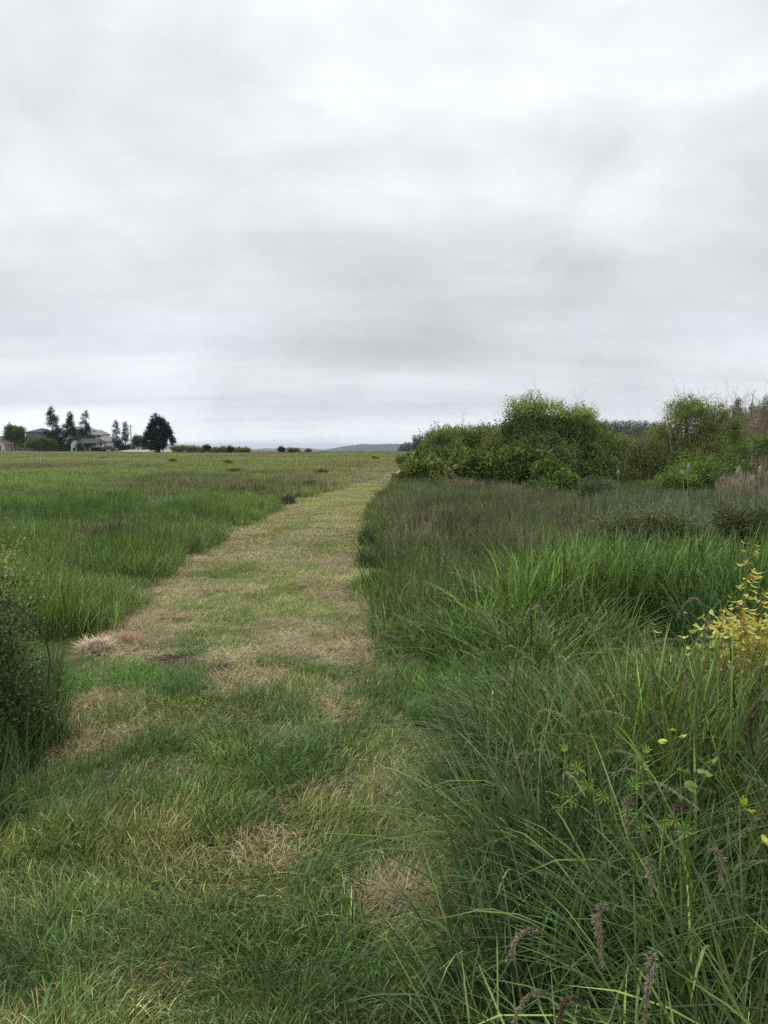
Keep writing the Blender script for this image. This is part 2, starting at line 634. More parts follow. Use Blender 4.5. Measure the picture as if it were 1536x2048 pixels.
def straw(r, n, L, Wd):
    def f(b, rng):
        base = disc(n, r, rng)
        base[:, 2] = rng.random(n) ** 2 * 0.018 + .002
        az = rng.normal(0, 1.0, n) + (rng.random(n) < .5) * np.pi
        b.blades(base, az, U(rng, n, *L), U(rng, n, *Wd), np.radians(U(rng, n, 74, 92)), np.radians(rng.normal(0, 14, n)),
                 np.clip(np.exp(rng.normal(0, .3, (n, 1))) * (1 + rng.normal(0, .06, (n, 3))), .2, 2.2), 3, rng=rng)
    return f


def panicle(b, axisp, rng, spread=.035, nb=22, blen=.05, seed=.006, C=(1, 1, 1), per=9):
    """seed head: short side branches with pointed spikelets, along the curve axisp (k,3)"""
    k = len(axisp)
    T = norm(np.gradient(axisp, axis=0))
    for i in range(nb):
        f = (i + rng.random()) / nb
        p = np.array([np.interp(f * (k - 1), np.arange(k), axisp[:, j]) for j in range(3)])
        t = norm(np.array([np.interp(f * (k - 1), np.arange(k), T[:, j]) for j in range(3)]))
        side = norm(np.cross(t, rng.normal(size=3)))
        prof = math.sin(math.pi * min(1, .15 + f * .85)) ** .6 + .15
        ln = blen * prof * U(rng, 1, .6, 1.1)[0]
        d = norm(t * 1.3 + side * spread * 20 * rng.random() + np.array([0, 0, -.35]))
        m = per
        s_ = np.sort(rng.random(m))
        pts = p + d * (s_[:, None] * ln) + np.array([0, 0, -1]) * (s_[:, None] ** 2 * ln * .25)
        dd = norm(d + rng.normal(0, .35, (m, 3)))
        b.diamonds(pts, dd, rng.normal(size=(m, 3)), U(rng, m, .8, 1.5) * seed * 1.7, seed * .5, np.asarray(C) * np.exp(rng.normal(0, .25, (m, 1))), .2)


def bezier(p0, p1, p2, k=12):
    t = np.linspace(0, 1, k)[:, None]
    return (1 - t) ** 2 * np.asarray(p0) + 2 * t * (1 - t) * np.asarray(p1) + t ** 2 * np.asarray(p2)


def culms(r, n, H, droop, stemw, seed, nb, blen, C=(1, 1, 1), stemC=(.45, .7, .35), spread=.03, per=7, frac=.72):
    def f(b, rng):
        for i in range(n):
            base = disc(1, r, rng)[0]
            a = rng.random() * 2 * np.pi
            h = U(rng, 1, *H)[0]
            o = np.array([np.cos(a), np.sin(a), 0])
            dr = U(rng, 1, *droop)[0]
            pts = bezier(base, base + o * h * .12 + np.array([0, 0, h * 1.05]), base + o * h * (.15 + dr) + np.array([0, 0, h * (1 - dr * .6)]), 14)
            c = np.exp(rng.normal(0, .2))
            b.tube(pts, np.linspace(stemw, stemw * .45, 14), 3, np.array(stemC) * c)
            s0 = int(14 * frac)
            panicle(b, pts[s0:], rng, spread, nb, blen, seed, np.array(C) * c, per)
    return f


PR = {}
PR['lawnA'] = proto('short_grass_clump', lawn(.20, 330, (.045, .115), (.0022, .0042)), 6)
PR['lawnA2'] = proto('long_lawn_clump', lawn(.16, 230, (.09, .20), (.0028, .0055), (0, 50), (15, 85), .06, 4), 5)
PR['lawnB'] = proto('short_grass_patch', lawn(.5, 520, (.03, .07), (.004, .008), (5, 70), (0, 60), .1), 4)
PR['lawnC'] = proto('short_grass_sheet', lawn(1.3, 700, (.04, .08), (.01, .02), (5, 70), (0, 60), .1, 2), 3)
PR['meadA'] = proto('meadow_grass_clump', meadow(.24, 210, (.22, .46), (.0035, .007)), 6)
PR['meadB'] = proto('meadow_grass_patch', meadow(.8, 460, (.22, .44), (.007, .015), segs=3), 5)
PR['meadC'] = proto('meadow_grass_sheet', meadow(2.6, 620, (.24, .46), (.025, .05), segs=2), 4)
PR['seedB'] = proto('meadow_seed_patch', meadow(1.4, 420, (.35, .62), (.008, .016), (0, 15), (0, 22), 0, 3, hue=.15), 4, M_SEED)
PR['seedC'] = proto('meadow_seed_sheet', meadow(3.2, 520, (.36, .60), (.02, .045), (0, 15), (0, 22), 0, 2, hue=.15), 3, M_SEED)
PR['tuss'] = proto('fine_tussock', tussock(.17, 150, (.30, .88), (.0035, .0085), (2, 36), (5, 100), dry=.05), 8)
PR['tussU'] = proto('upright_tussock', tussock(.17, 110, (.35, .92), (.0045, .0105), (0, 20), (3, 62), dry=.07), 8)
PR['broad'] = proto('broad_blade_clump', tussock(.14, 30, (.40, .88), (.008, .013), (3, 40), (20, 120), dry=.05), 6)
PR['reed'] = proto('reed_grass_clump', meadow(.22, 100, (.38, .90), (.006, .014), (0, 24), (4, 85), .04, 6, hue=.10), 6)
PR['rush'] = proto('rush_clump', meadow(.35, 170, (.6, 1.02), (.010, .020), (0, 12), (0, 22), .05, 3, hue=.08), 5)
PR['strawA'] = proto('cut_straw_clump', straw(.20, 240, (.05, .17), (.0015, .0032)), 5, M_STRAW)
PR['strawB'] = proto('cut_straw_patch', straw(.5, 420, (.06, .2), (.003, .007)), 4, M_STRAW)
PR['culm'] = proto('seed_culm_clump', culms(.26, 7, (.70, 1.02), (.10, .52), .0012, .0036, 36, .038, spread=.014, per=9, frac=.60, stemC=(.50, .62, .30)), 6, M_SEED)
def culmsF(b, rng):
    n = 60
    base = disc(n, .36, rng)
    az, L = rng.random(n) * 6.28, U(rng, n, .45, .80)
    C = np.exp(rng.normal(0, .2, (n, 1)))
    b.blades(base, az, L, U(rng, n, .0022, .0034), np.radians(U(rng, n, 0, 14)), np.radians(U(rng, n, 2, 22)), C * np.array((.55, .75, .38)), 4, C * np.array((1, 1, 1)), rng=rng)
    # narrow seed heads at the tips: several slim slivers each
    phi = np.radians(U(rng, n, 4, 16))
    d = np.stack([np.cos(az) * np.sin(phi), np.sin(az) * np.sin(phi), np.cos(phi)], -1)
    for k in range(7):
        q = base + d * (L * (1 - .20 + .20 * k / 7))[:, None] * .97
        b.diamonds(q, d + rng.normal(0, .22, (n, 3)), rng.normal(size=(n, 3)), U(rng, n, .022, .045), .0055, C * np.exp(rng.normal(0, .2, (n, 1))), .1)


PR['culmF'] = proto('fine_culm_clump', culmsF, 6, M_SEED)


# ------------------------------------------------------------------ scatter through geometry nodes
def scatter(name, pts, protos, scale, tint, lean=None, yaw=None, rng=RNG):
    n = len(pts)
    scale = np.asarray(scale, float)
    if scale.ndim == 1:
        scale = np.repeat(scale[:, None], 3, 1)
    yaw = rng.random(n) * 2 * np.pi if yaw is None else yaw
    lean = np.zeros((n, 2)) if lean is None else lean     # radians towards +x, +y
    cz, sz = np.cos(yaw), np.sin(yaw)
    Z = np.zeros(n)
    O = np.ones(n)
    Rz = np.stack([np.stack([cz, -sz, Z], -1), np.stack([sz, cz, Z], -1), np.stack([Z, Z, O], -1)], 1)
    a, b = lean[:, 0], -lean[:, 1]
    Ry = np.stack([np.stack([np.cos(a), Z, np.sin(a)], -1), np.stack([Z, O, Z], -1), np.stack([-np.sin(a), Z, np.cos(a)], -1)], 1)
    Rx = np.stack([np.stack([O, Z, Z], -1), np.stack([Z, np.cos(b), -np.sin(b)], -1), np.stack([Z, np.sin(b), np.cos(b)], -1)], 1)
    Mx = Rx @ Ry @ Rz
    eu = np.stack([np.arctan2(Mx[:, 2, 1], Mx[:, 2, 2]), -np.arcsin(np.clip(Mx[:, 2, 0], -1, 1)), np.arctan2(Mx[:, 1, 0], Mx[:, 0, 0])], -1)
    me = bpy.data.meshes.new(name)
    me.vertices.add(n)
    me.vertices.foreach_set('co', np.asarray(pts, np.float32).ravel())
    for nm, dat in (('rot', eu), ('scl', scale), ('tint', tint)):
        at = me.attributes.new(nm, 'FLOAT_VECTOR', 'POINT')
        at.data.foreach_set('vector', np.asarray(dat, np.float32).ravel())
    at = me.attributes.new('pick', 'INT', 'POINT')
    at.data.foreach_set('value', rng.integers(0, len(protos), n).astype(np.int32))
    o = bpy.data.objects.new(name, me)
    COL.objects.link(o)
    ng = bpy.data.node_groups.new(name, 'GeometryNodeTree')
    ng.interface.new_socket('Geometry', in_out='INPUT', socket_type='NodeSocketGeometry')
    ng.interface.new_socket('Geometry', in_out='OUTPUT', socket_type='NodeSocketGeometry')
    N, Lk = ng.nodes, ng.links
    gi, go = N.new('NodeGroupInput'), N.new('NodeGroupOutput')
    jn = N.new('GeometryNodeJoinGeometry')
    for p in protos:
        oi = N.new('GeometryNodeObjectInfo')
        oi.inputs['Object'].default_value = p
        oi.inputs['As Instance'].default_value = False
        ti = N.new('GeometryNodeGeometryToInstance')
        Lk.new(oi.outputs['Geometry'], ti.inputs[0])
        Lk.new(ti.outputs[0], jn.inputs[0])

    def na(nm, typ):
        x = N.new('GeometryNodeInputNamedAttribute')
        x.data_type = typ
        x.inputs[0].default_value = nm
        return x.outputs[0]
    ip = N.new('GeometryNodeInstanceOnPoints')
    er = N.new('FunctionNodeEulerToRotation')
    Lk.new(na('rot', 'FLOAT_VECTOR'), er.inputs[0])
    Lk.new(gi.outputs[0], ip.inputs['Points'])
    Lk.new(jn.outputs[0], ip.inputs['Instance'])
    ip.inputs['Pick Instance'].default_value = True
    Lk.new(na('pick', 'INT'), ip.inputs['Instance Index'])
    Lk.new(er.outputs[0], ip.inputs['Rotation'])
    Lk.new(na('scl', 'FLOAT_VECTOR'), ip.inputs['Scale'])
    Lk.new(ip.outputs[0], go.inputs[0])
    md = o.modifiers.new('scatter', 'NODES')
    md.node_group = ng
    return tag(o, kind='stuff')


def area(x0, x1, y0, y1, dens, keep, rng=RNG, view=True):
    """random points in a rectangle, culled to the viewed wedge (wide margin) and keep()"""
    st = dens ** -.5
    x, y = np.meshgrid(np.arange(x0, x1, st), np.arange(y0, y1, st))
    x, y = x.ravel(), y.ravel()
    n = len(x)
    x, y = x + U(rng, n, -.75, .75) * st, y + U(rng, n, -.75, .75) * st
    m = keep(x, y)
    if view:
        m &= np.abs(x) < y * 0.60 + 1.2
    x, y = x[m], y[m]
    return np.stack([x, y, hgt(x, y)], -1)


def grad(p):
    return p[:, 0], p[:, 1]


def mixc(a, b, f):
    f = np.asarray(f)[:, None]
    return np.asarray(a) * (1 - f) + np.asarray(b) * f


def jitter(c, v=.1, rng=RNG):
    return c * np.exp(rng.normal(0, v, (len(c), 1)))


# ================================================================== grasses (stuff)
TINT_FIELD = (0.060, 0.120, 0.037)
TINT_FIELD2 = (0.135, 0.195, 0.052)


def field_tint(p):
    x, y = grad(p)
    n = fbm(x, y, 3.5, 41)
    n2 = fbm(x, y * .6, 14, 45)
    c = mixc(TINT_FIELD, (0.095, 0.155, 0.047), smooth(.35, .65, n))
    c = mixc(c, (0.045, 0.090, 0.028), smooth(.55, .68, fbm(x, y, 1.6, 43)) * .8)
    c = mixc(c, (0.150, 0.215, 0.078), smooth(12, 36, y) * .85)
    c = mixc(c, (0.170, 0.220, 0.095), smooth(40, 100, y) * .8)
    c = mixc(c, (0.17, 0.155, 0.095), smooth(.50, .62, n2) * smooth(16, 40, y) * .6)
    c = mixc(c, (0.13, 0.21, 0.055), smooth(.5, .65, fbm(x, y * .5, 22, 49)) * smooth(30, 60, y) * .6)
    return jitter(c, .10)


HEAP = G(196, 1306)[:2]


def left_of_path(x, y, m=0.0):
    return (np.hypot(x - HEAP[0], (y - HEAP[1] + .25) * .6) > .33) & (x < pathL(y) - m) & (y > 5.15 + .25 * vnoise(x * 1.3, 2.2))


# near tall meadow
p = area(-14, 0, 5, 20, 9.5, lambda x, y: left_of_path(x, y, .10 + .08 * vnoise(y * 2.2, 6)))
x, y = grad(p)
edge = smooth(0, .8, pathL(y) - x)
mound = fbm(x, y, 1.1, 51)
sz = (.45 + 1.05 * smooth(.28, .72, mound)) * (.55 + .45 * edge) * U(RNG, len(p), .85, 1.15)
near_cut = 1 - .45 * smooth(6.6, 5.2, y)
ln = np.stack([.22 * (fbm(x, y, .9, 53) - .4) + .06, .2 * (fbm(x, y, .9, 54) - .5)], -1)
scatter('meadow_grass', p, PR['meadA'], np.stack([np.full(len(p), 1.05), np.full(len(p), 1.05), sz * near_cut], -1), field_tint(p), ln)
p1 = area(-50, 3, 19, 82, 1.5, lambda x, y: left_of_path(x, y, .55))
x, y = grad(p1)
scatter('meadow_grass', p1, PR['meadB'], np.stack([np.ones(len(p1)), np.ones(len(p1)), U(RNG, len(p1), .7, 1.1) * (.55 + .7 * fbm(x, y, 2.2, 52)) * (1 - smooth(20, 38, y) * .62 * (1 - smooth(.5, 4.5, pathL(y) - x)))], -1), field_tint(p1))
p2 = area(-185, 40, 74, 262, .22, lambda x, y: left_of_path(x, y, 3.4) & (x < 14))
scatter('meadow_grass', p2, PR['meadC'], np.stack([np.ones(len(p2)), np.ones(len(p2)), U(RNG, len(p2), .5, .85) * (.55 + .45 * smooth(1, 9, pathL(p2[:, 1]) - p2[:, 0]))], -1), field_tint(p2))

# brown seeding patches over the meadow
def seedpatch(x, y):
    return smooth(.56, .66, fbm(x, y * .55, 9, 61))


p = area(-42, 0, 13, 62, .42, lambda x, y: left_of_path(x, y, 1.0) & (RNG.random(len(x)) < seedpatch(x, y) * .8 + .02))
x, y = grad(p)
scatter('brown_seeding_grass', p, PR['seedB'], np.stack([np.ones(len(p)) * .9, np.ones(len(p)) * .9, U(RNG, len(p), .6, .95)], -1),
        jitter(mixc((0.13, 0.11, 0.075), (0.15, 0.16, 0.075), RNG.random(len(p))), .15))
p = area(-185, 20, 55, 262, .022, lambda x, y: left_of_path(x, y, 3) & (x < 14) & (RNG.random(len(x)) < .12 + .9 * smooth(.46, .60, fbm(x, y * .6, 30, 66))))
scatter('brown_seeding_grass', p, PR['seedC'], np.stack([np.ones(len(p)), np.ones(len(p)), U(RNG, len(p), .6, .95)], -1),
        jitter(mixc((0.21, 0.18, 0.125), (0.19, 0.20, 0.10), RNG.random(len(p))), .15))

# ---- mown path and lawn in front
def lat(x, y):
    a, b = pathL(y), pathR(y)
    return (x - a) / (b - a)


def strawness(x, y):
    t = lat(x, y)
    st = .95 * np.exp(-((t - .04) / .13) ** 2) + .55 * np.exp(-((t - .80) / .13) ** 2) + .35 * np.exp(-((t - .42) / .09) ** 2)
    st = st * (.45 + 1.1 * fbm(x, y * .35, .5, 71))
    nn = smooth(.46, .58, fbm(x - .05 * y, y * .32, .26, 73, 4))
    far = smooth(9, 26, y)
    v = st * (1 - .35 * far) * .8 + nn * .75 * (1 - .5 * far) * (.4 + fbm(x, y, 1.1, 79)) - .14
    onp = smooth(5.2, 6.2, y)
    v = (v + .07 * (1 - smooth(16, 30, y))) * onp + (1 - onp) * (.22 * smooth(.55, .68, fbm(x, y, .4, 75)))
    return np.clip(np.maximum(v, hay_blob(x, y) * 1.0), 0, 1)


def mown(x, y):
    return (x < pathR(y) + .12) & ((x > pathL(y) - .10) | (y < 5.4)) & ~((x < -1.45 - .25 * (y - 3.3)) & (y > 3.0) & (y < 5.0) & (x < -1.62))


def lawn_tint(p):
    x, y = grad(p)
    n = fbm(x, np.where(y > 5.5, y * .4 + 3.3, y), .42, 81)
    c = mixc((0.050, 0.105, 0.034), (0.155, 0.195, 0.080), smooth(.34, .66, n))
    c = mixc(c, (0.040, 0.085, 0.026), smooth(.60, .72, fbm(x, y, .33, 83)) * .8 * (y < 5.5))
    c = mixc(c, (0.060, 0.15, 0.030), (smooth(5.9, 5.2, y) * smooth(4.6, 5.3, y) * smooth(-1.0, -1.8, x))[:])
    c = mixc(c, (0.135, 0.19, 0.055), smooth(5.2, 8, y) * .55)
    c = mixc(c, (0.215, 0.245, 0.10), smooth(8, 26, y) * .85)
    c = mixc(c, (0.20, 0.19, 0.095), strawness(x, y) * .5)
    return jitter(c, .13)


def lawn_keep(k):
    def f(x, y):
        s_ = strawness(x, y)
        return mown(x, y) & (np.hypot(x - HEAP[0], (y - HEAP[1] + .08)) > .19) & (RNG.random(len(x)) > k * s_ + .97 * bare_soil(x, y))
    return f


p = area(-3.6, 2.2, 1.2, 11, 40, lawn_keep(.85))
x, y = grad(p)
sz = U(RNG, len(p), .8, 1.25) * (.6 + .85 * fbm(x, y, .45, 85)) * (1.05 - .42 * smooth(5.0, 6.4, y)) * (1 - .35 * strawness(x, y))
ln = np.stack([.5 * (fbm(x, y, .6, 87) - .35), .45 * (fbm(x, y, .6, 88) - .6)], -1)
yaw = (fbm(x, y, .7, 89) - .5) * 9 + RNG.normal(0, .7, len(p))
scatter('short_mown_grass', p, PR['lawnA'], np.stack([np.ones(len(p)), np.ones(len(p)), sz], -1), lawn_tint(p), ln, yaw)

tuftmask = lambda x, y: smooth(.52, .64, fbm(x, y, .42, 91))
p = area(-3.6, 1.4, 1.2, 5.6, 17, lambda x, y: mown(x, y) & (RNG.random(len(x)) < tuftmask(x, y) * .75 + .28 * smooth(3.2, 1.8, y)) & (hay_blob(x, y) < .35))
x, y = grad(p)
c = mixc((0.042, 0.095, 0.028), (0.095, 0.155, 0.050), smooth(.35, .65, fbm(x, y, .5, 93)))
ln = np.stack([.6 * (fbm(x, y, .6, 87) - .35), .5 * (fbm(x, y, .6, 88) - .6)], -1)
scatter('lawn_tufts', p, PR['lawnA2'], U(RNG, len(p), .6, 1.05), jitter(c, .15), ln)

p = area(-14, 6, 10.5, 34, 6.5, lawn_keep(.75))
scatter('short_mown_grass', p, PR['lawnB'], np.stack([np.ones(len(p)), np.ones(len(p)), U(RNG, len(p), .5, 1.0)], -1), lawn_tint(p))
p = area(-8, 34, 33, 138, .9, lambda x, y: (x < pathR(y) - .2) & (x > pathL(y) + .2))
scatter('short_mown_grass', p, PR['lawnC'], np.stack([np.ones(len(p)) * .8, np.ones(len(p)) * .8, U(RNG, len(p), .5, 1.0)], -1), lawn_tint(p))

def straw_tint(p):
    x, y = grad(p)
    c = mixc((0.40, 0.345, 0.22), (0.26, 0.225, 0.14), RNG.random(len(p)))
    c = mixc(c, (0.40, 0.305, 0.18), hay_blob(x, y) * .6)
    c = mixc(c, (0.16, 0.125, 0.08), smooth(.55, .66, fbm(x, y, .5, 97)) * .6)
    c = mixc(c, (0.34, 0.31, 0.18), smooth(8, 20, y) * .7)
    return jitter(c, .12)


p = area(-3.6, 2.2, 1.4, 11, 42, lambda x, y: mown(x, y) & (RNG.random(len(x)) < strawness(x, y) * 1.1 - .05) & (bare_soil(x, y) < .45))
scatter('cut_hay', p, PR['strawA'], np.stack([np.ones(len(p)), np.ones(len(p)), U(RNG, len(p), .6, 1.6)], -1), straw_tint(p))
p = area(-14, 6, 10.5, 48, 5.0, lambda x, y: mown(x, y) & (RNG.random(len(x)) < strawness(x, y)))
scatter('cut_hay', p, PR['strawB'], np.stack([np.ones(len(p)), np.ones(len(p)), np.ones(len(p))], -1), straw_tint(p))

# ---- right side: foreground tussocks with drooping seed heads
def z1(x, y):
    return (x > pathR(y) + .10) & (y < 4.15 + .3 * vnoise(x * 2, 4.4))


p = area(0, 4.5, 1.05, 5, 14, z1)
x, y = grad(p)
inn = smooth(0, .55, x - pathR(y))
hs = (.42 + .58 * inn) * (.62 + .60 * fbm(x, y, .5, 101)) * (.82 + .18 * smooth(1.2, 2.4, y)) * (1 - .22 * smooth(3.2, 4.2, y))
ln = np.stack([-.30 * (1 - inn) - .10 + .25 * (fbm(x, y, .5, 103) - .5), .25 * (fbm(x, y, .5, 104) - .65)], -1)
c = mixc((0.030, 0.060, 0.021), (0.074, 0.118, 0.038), smooth(.3, .7, fbm(x, y, .6, 105)))
up_ = (x > .75 + .5 * fbm(x, y, .5, 107)) & (RNG.random(len(p)) < .75)
c = jitter(c, .2)
sc3 = np.stack([np.ones(len(p)), np.ones(len(p)), hs], -1)
scatter('tall_tussock_grass', p[~up_], PR['tuss'], sc3[~up_], c[~up_], ln[~up_])
scatter('tall_upright_grass', p[up_], PR['tussU'], sc3[up_], c[up_] * np.array([1.05, 1.05, .95]), ln[up_] * .5)
pb = area(0, 4.5, 1.3, 5, 11, z1)
x, y = grad(pb)
scatter('broad_grass', pb, PR['broad'], U(RNG, len(pb), .6, 1.0) * (.5 + .5 * smooth(0, .5, x - pathR(y))), jitter(mixc((0.045, 0.092, 0.030), (0.10, 0.160, 0.050), RNG.random(len(pb))), .25))
p = area(0.1, 4.5, 1.5, 4.3, 4.8, lambda x, y: z1(x, y) & (x > pathR(y) + .30 - .1 * (y > 3)) & (RNG.random(len(x)) < .35 + .65 * smooth(1.9, 2.8, y)))
x, y = grad(p)
c = mixc((0.15, 0.14, 0.085), (0.29, 0.275, 0.18), RNG.random(len(p)))
ln = np.stack([-.12 - .25 * RNG.random(len(p)), -.10 + .2 * RNG.random(len(p))], -1)
scatter('drooping_seed_grass', p, PR['culm'], np.stack([np.ones(len(p))] * 2 + [U(RNG, len(p), .72, 1.0) * (.8 + .2 * smooth(1.4, 2.8, y))], -1), jitter(c, .15), ln)


def bound12(x):      # far edge of the bright reed grass
    return 6.3 + 1.35 * np.clip(x, 0, 2.6)


def rush_x(y):
    return 2.35 + .28 * (y - 9)


def z2(x, y):
    return (x > pathR(y) + .35 - .1 * (y > 6)) & (y >= 4.0) & (y < bound12(x) + .5 * (vnoise(x * 1.1, 9.1) - .5)) & (x > .1 + .55 * np.clip(y - 6.2, 0, 9))


dark_gap = G(1290, 1330)[:2]
p = area(0, 8, 3.9, 10.5, 15, lambda x, y: z2(x, y) & (np.hypot((x - 2.05) / .34, (y - 5.95) / .8) > 1))
x, y = grad(p)
lump = fbm(x, y, 1.0, 111)
m12 = np.maximum(1 - smooth(.35, 1.15, np.hypot(x - 1.65, y - 6.9)), 1 - smooth(.35, 1.15, np.hypot(x - 3.05, y - 7.0)))
hs = (.42 + .30 * smooth(5.0, 6.8, y)) * (.70 + .55 * smooth(.25, .75, lump)) * (.55 + .45 * smooth(0, .9, x - pathR(y))) + .34 * m12
c = mixc((0.034, 0.082, 0.028), (0.088, 0.155, 0.045), smooth(.3, .7, fbm(x, y, .8, 113)))
ln = np.stack([.3 * (fbm(x, y, .9, 115) - .5), .3 * (fbm(x, y, .9, 116) - .6)], -1)
c = mixc(c, (0.100, 0.175, 0.048), m12 * .6)
scatter('bright_reed_grass', p, PR['reed'], np.stack([np.ones(len(p))] * 2 + [hs], -1), jitter(c, .12), ln)
# low green at the path edge
p = area(-.6, 3, 4.3, 9.5, 16, lambda x, y: (x > pathR(y) - .05) & (x < pathR(y) + .75) & (y > 4.4))
x, y = grad(p)
scatter('edge_grass', p, PR['meadA'], np.stack([np.ones(len(p)) * .8] * 2 + [.30 + .50 * smooth(0, .6, x - pathR(y))], -1), jitter(mixc((0.06, 0.125, 0.03), (0.09, 0.17, 0.04), RNG.random(len(p))), .1))


def z3(x, y):
    return (x > pathR(y) + .05) & (y > 6.2) & ~z2(x, y) & (x < np.maximum(rush_x(y), 0) + .4) & (y < 30) & ((y < 25.5) | (x > pathR(y) + .5)) & (y > 5.9 + .55 * x)


p = area(-1.5, 9, 6, 31, 7, z3)
x, y = grad(p)
e = smooth(0, .5, x - pathR(y))
c = mixc((0.028, 0.050, 0.020), (0.080, 0.120, 0.040), smooth(.3, .7, fbm(x, y, 1.0, 121)))
scatter('dark_meadow_grass', p, PR['meadA'], np.stack([np.ones(len(p)) * 1.25] * 2 + [(.85 + .55 * fbm(x, y, 1.0, 122)) * (.6 + .4 * e) * (1 - .18 * smooth(10, 24, y))], -1), jitter(c, .12))
p = area(-1.5, 9, 6.6, 31, 3.6, lambda x, y: z3(x, y) & (x > pathR(y) + .15))
x, y = grad(p)
c = mixc((0.095, 0.075, 0.060), (0.21, 0.185, 0.125), smooth(.35, .65, fbm(x, y, 1.1, 125)))
c = mixc(c, (0.13, 0.17, 0.07), smooth(.42, .6, fbm(x, y, .9, 127)) * .85)
scatter('purple_seeding_grass', p, PR['culmF'], np.stack([np.ones(len(p)) * 1.1] * 2 + [U(RNG, len(p), .70, .98) * (.72 + .28 * smooth(0, .6, x - pathR(y))) * (1 - .12 * smooth(10, 24, y)) * (.78 + .4 * fbm(x, y, .7, 129))], -1), jitter(c, .28))


def z4(x, y):
    return (x > rush_x(y)) & (y > 8.6) & (y < 21) & ~z2(x, y)


p = area(1, 16, 8.5, 21, 4.5, z4)
x, y = grad(p)
c = mixc((0.072, 0.095, 0.055), (0.085, 0.125, 0.085), smooth(.35, .65, fbm(x, y, 1.8, 131)))
c = mixc(c, (0.065, 0.07, 0.045), smooth(.55, .7, fbm(x, y, 1.2, 133)) * .8)
scatter('bluish_rushes', p, PR['rush'], np.stack([np.ones(len(p)) * 1.1] * 2 + [U(RNG, len(p), .62, .95) * (.75 + .4 * fbm(x, y, 1.5, 132))], -1), jitter(c, .15))
# dry pale reeds
p = area(7.0, 22, 15, 30, 1.1, lambda x, y: ((y < 21) & (x > .465 * y + .3)) | ((y > 21) & (x > .43 * y)))
c = mixc((0.175, 0.17, 0.145), (0.105, 0.115, 0.085), RNG.random(len(p)))
scatter('dry_reeds', p, PR['rush'], np.stack([np.ones(len(p))] * 2 + [U(RNG, len(p), .8, 1.25)], -1), jitter(c, .15))
# rough growth under and behind the shrubs, and beyond
p = area(-2, 55, 20, 70, 1.1, lambda x, y: (x > pathR(y) + 1.3) & ((y > 29) | (x > rush_x(y))))
scatter('rough_grass', p, PR['meadB'], np.stack([np.ones(len(p))] * 2 + [U(RNG, len(p), .8, 1.4)], -1), jitter(mixc((0.06, 0.095, 0.03), (0.09, 0.12, 0.045), RNG.random(len(p))), .12))
p = area(3, 190, 68, 330, .1, lambda x, y: (x > pathR(y) + 3) & (x > 12 - 0 * y))
scatter('rough_grass', p, PR['meadC'], np.stack([np.ones(len(p))] * 2 + [U(RNG, len(p), .8, 1.4)], -1), jitter(mixc((0.09, 0.125, 0.04), (0.11, 0.14, 0.05), RNG.random(len(p))), .12))
# grass round the left scrub
p = area(-3.2, -1.3, 2.6, 5.2, 22, lambda x, y: (x < -1.72 - .08 * (y - 3.3) - .3 * np.clip(y - 4.3, 0, 2)) & (y > 3.0) & (y < 4.9))
x, y = grad(p)
scatter('left_verge_grass', p, PR['meadA'], np.stack([np.ones(len(p)) * .8] * 2 + [(.45 + .55 * smooth(-1.65, -2.1, x)) * U(RNG, len(p), .6, 1.5)], -1), jitter(mixc((0.045, 0.085, 0.03), (0.07, 0.12, 0.05), RNG.random(len(p))), .12))

# ================================================================== shrubs and trees
def sprays(mb, roots, dirs, L, nleaf, leafL, leafW, C, rng, droop=.5, spread=.5, big=False, up=.15, var=.2):
    """leafy shoots: roots (n,3), dirs (n,3); nleaf leaves along each"""
    n = len(roots)
    dirs = norm(dirs)
    t = (np.arange(nleaf)[None] + rng.random((n, nleaf))) / nleaf
    L = np.broadcast_to(np.asarray(L, float), (n,))[:, None]
    ax = roots[:, None] + dirs[:, None] * (t * L)[..., None] + np.array([0, 0, -1.]) * (t ** 2 * L * droop)[..., None]
    rd = norm(rng.normal(size=(n, nleaf, 3)))
    pos = ax + rd * (spread * leafL * .6)
    D = norm(dirs[:, None] * .6 + rd * 1.0 + np.array([0, 0, up]))
    Sd = np.cross(D, np.array([0, 0, 1.])) + rng.normal(0, .45, D.shape)
    sz = (rng.random((n, nleaf)) * .6 + .65) * (1 - .35 * t)
    cc = np.asarray(C)
    cc = np.broadcast_to(cc, (n, 3)) if cc.ndim < 3 else cc
    col = cc[:, None] * np.exp(rng.normal(0, var, (n, nleaf, 1))) * np.exp(rng.normal(0, var * 1.25, (n, 1, 1)))
    f = mb.leaves if big else mb.diamonds
    f(pos.reshape(-1, 3), D.reshape(-1, 3), Sd.reshape(-1, 3), (leafL * sz).ravel(), (leafW * sz).ravel(), col.reshape(-1, 3))


def on_ellipsoids(els, n, rng, inner=(.75, 1.0), upb=.25):
    """points near the surface of a union of ellipsoids [(cx,cy,cz,rx,ry,rz)], with outward directions"""
    els = np.array(els, float)
    w = (els[:, 3] * els[:, 4] * els[:, 5]) ** (2 / 3)
    k = rng.choice(len(els), n, p=w / w.sum())
    d = norm(rng.normal(size=(n, 3)) + np.array([0, -.15, upb]))
    r_ = U(rng, n, *inner)
    c, rr = els[k, :3], els[k, 3:]
    wob = 1 + .22 * (fbm(d[:, 0] * 2 + k * 3, d[:, 2] * 2 + d[:, 1], .8, 7) - .5) * 2
    p_ = c + d * rr * (r_ * wob)[:, None]
    keep = p_[:, 2] > 0.02
    for j in range(len(els)):
        q = ((p_ - els[j, :3]) / els[j, 3:])
        keep &= ~((np.linalg.norm(q, axis=1) < .68) & (k != j))
    return p_[keep], norm(d / rr)[keep], k[keep]


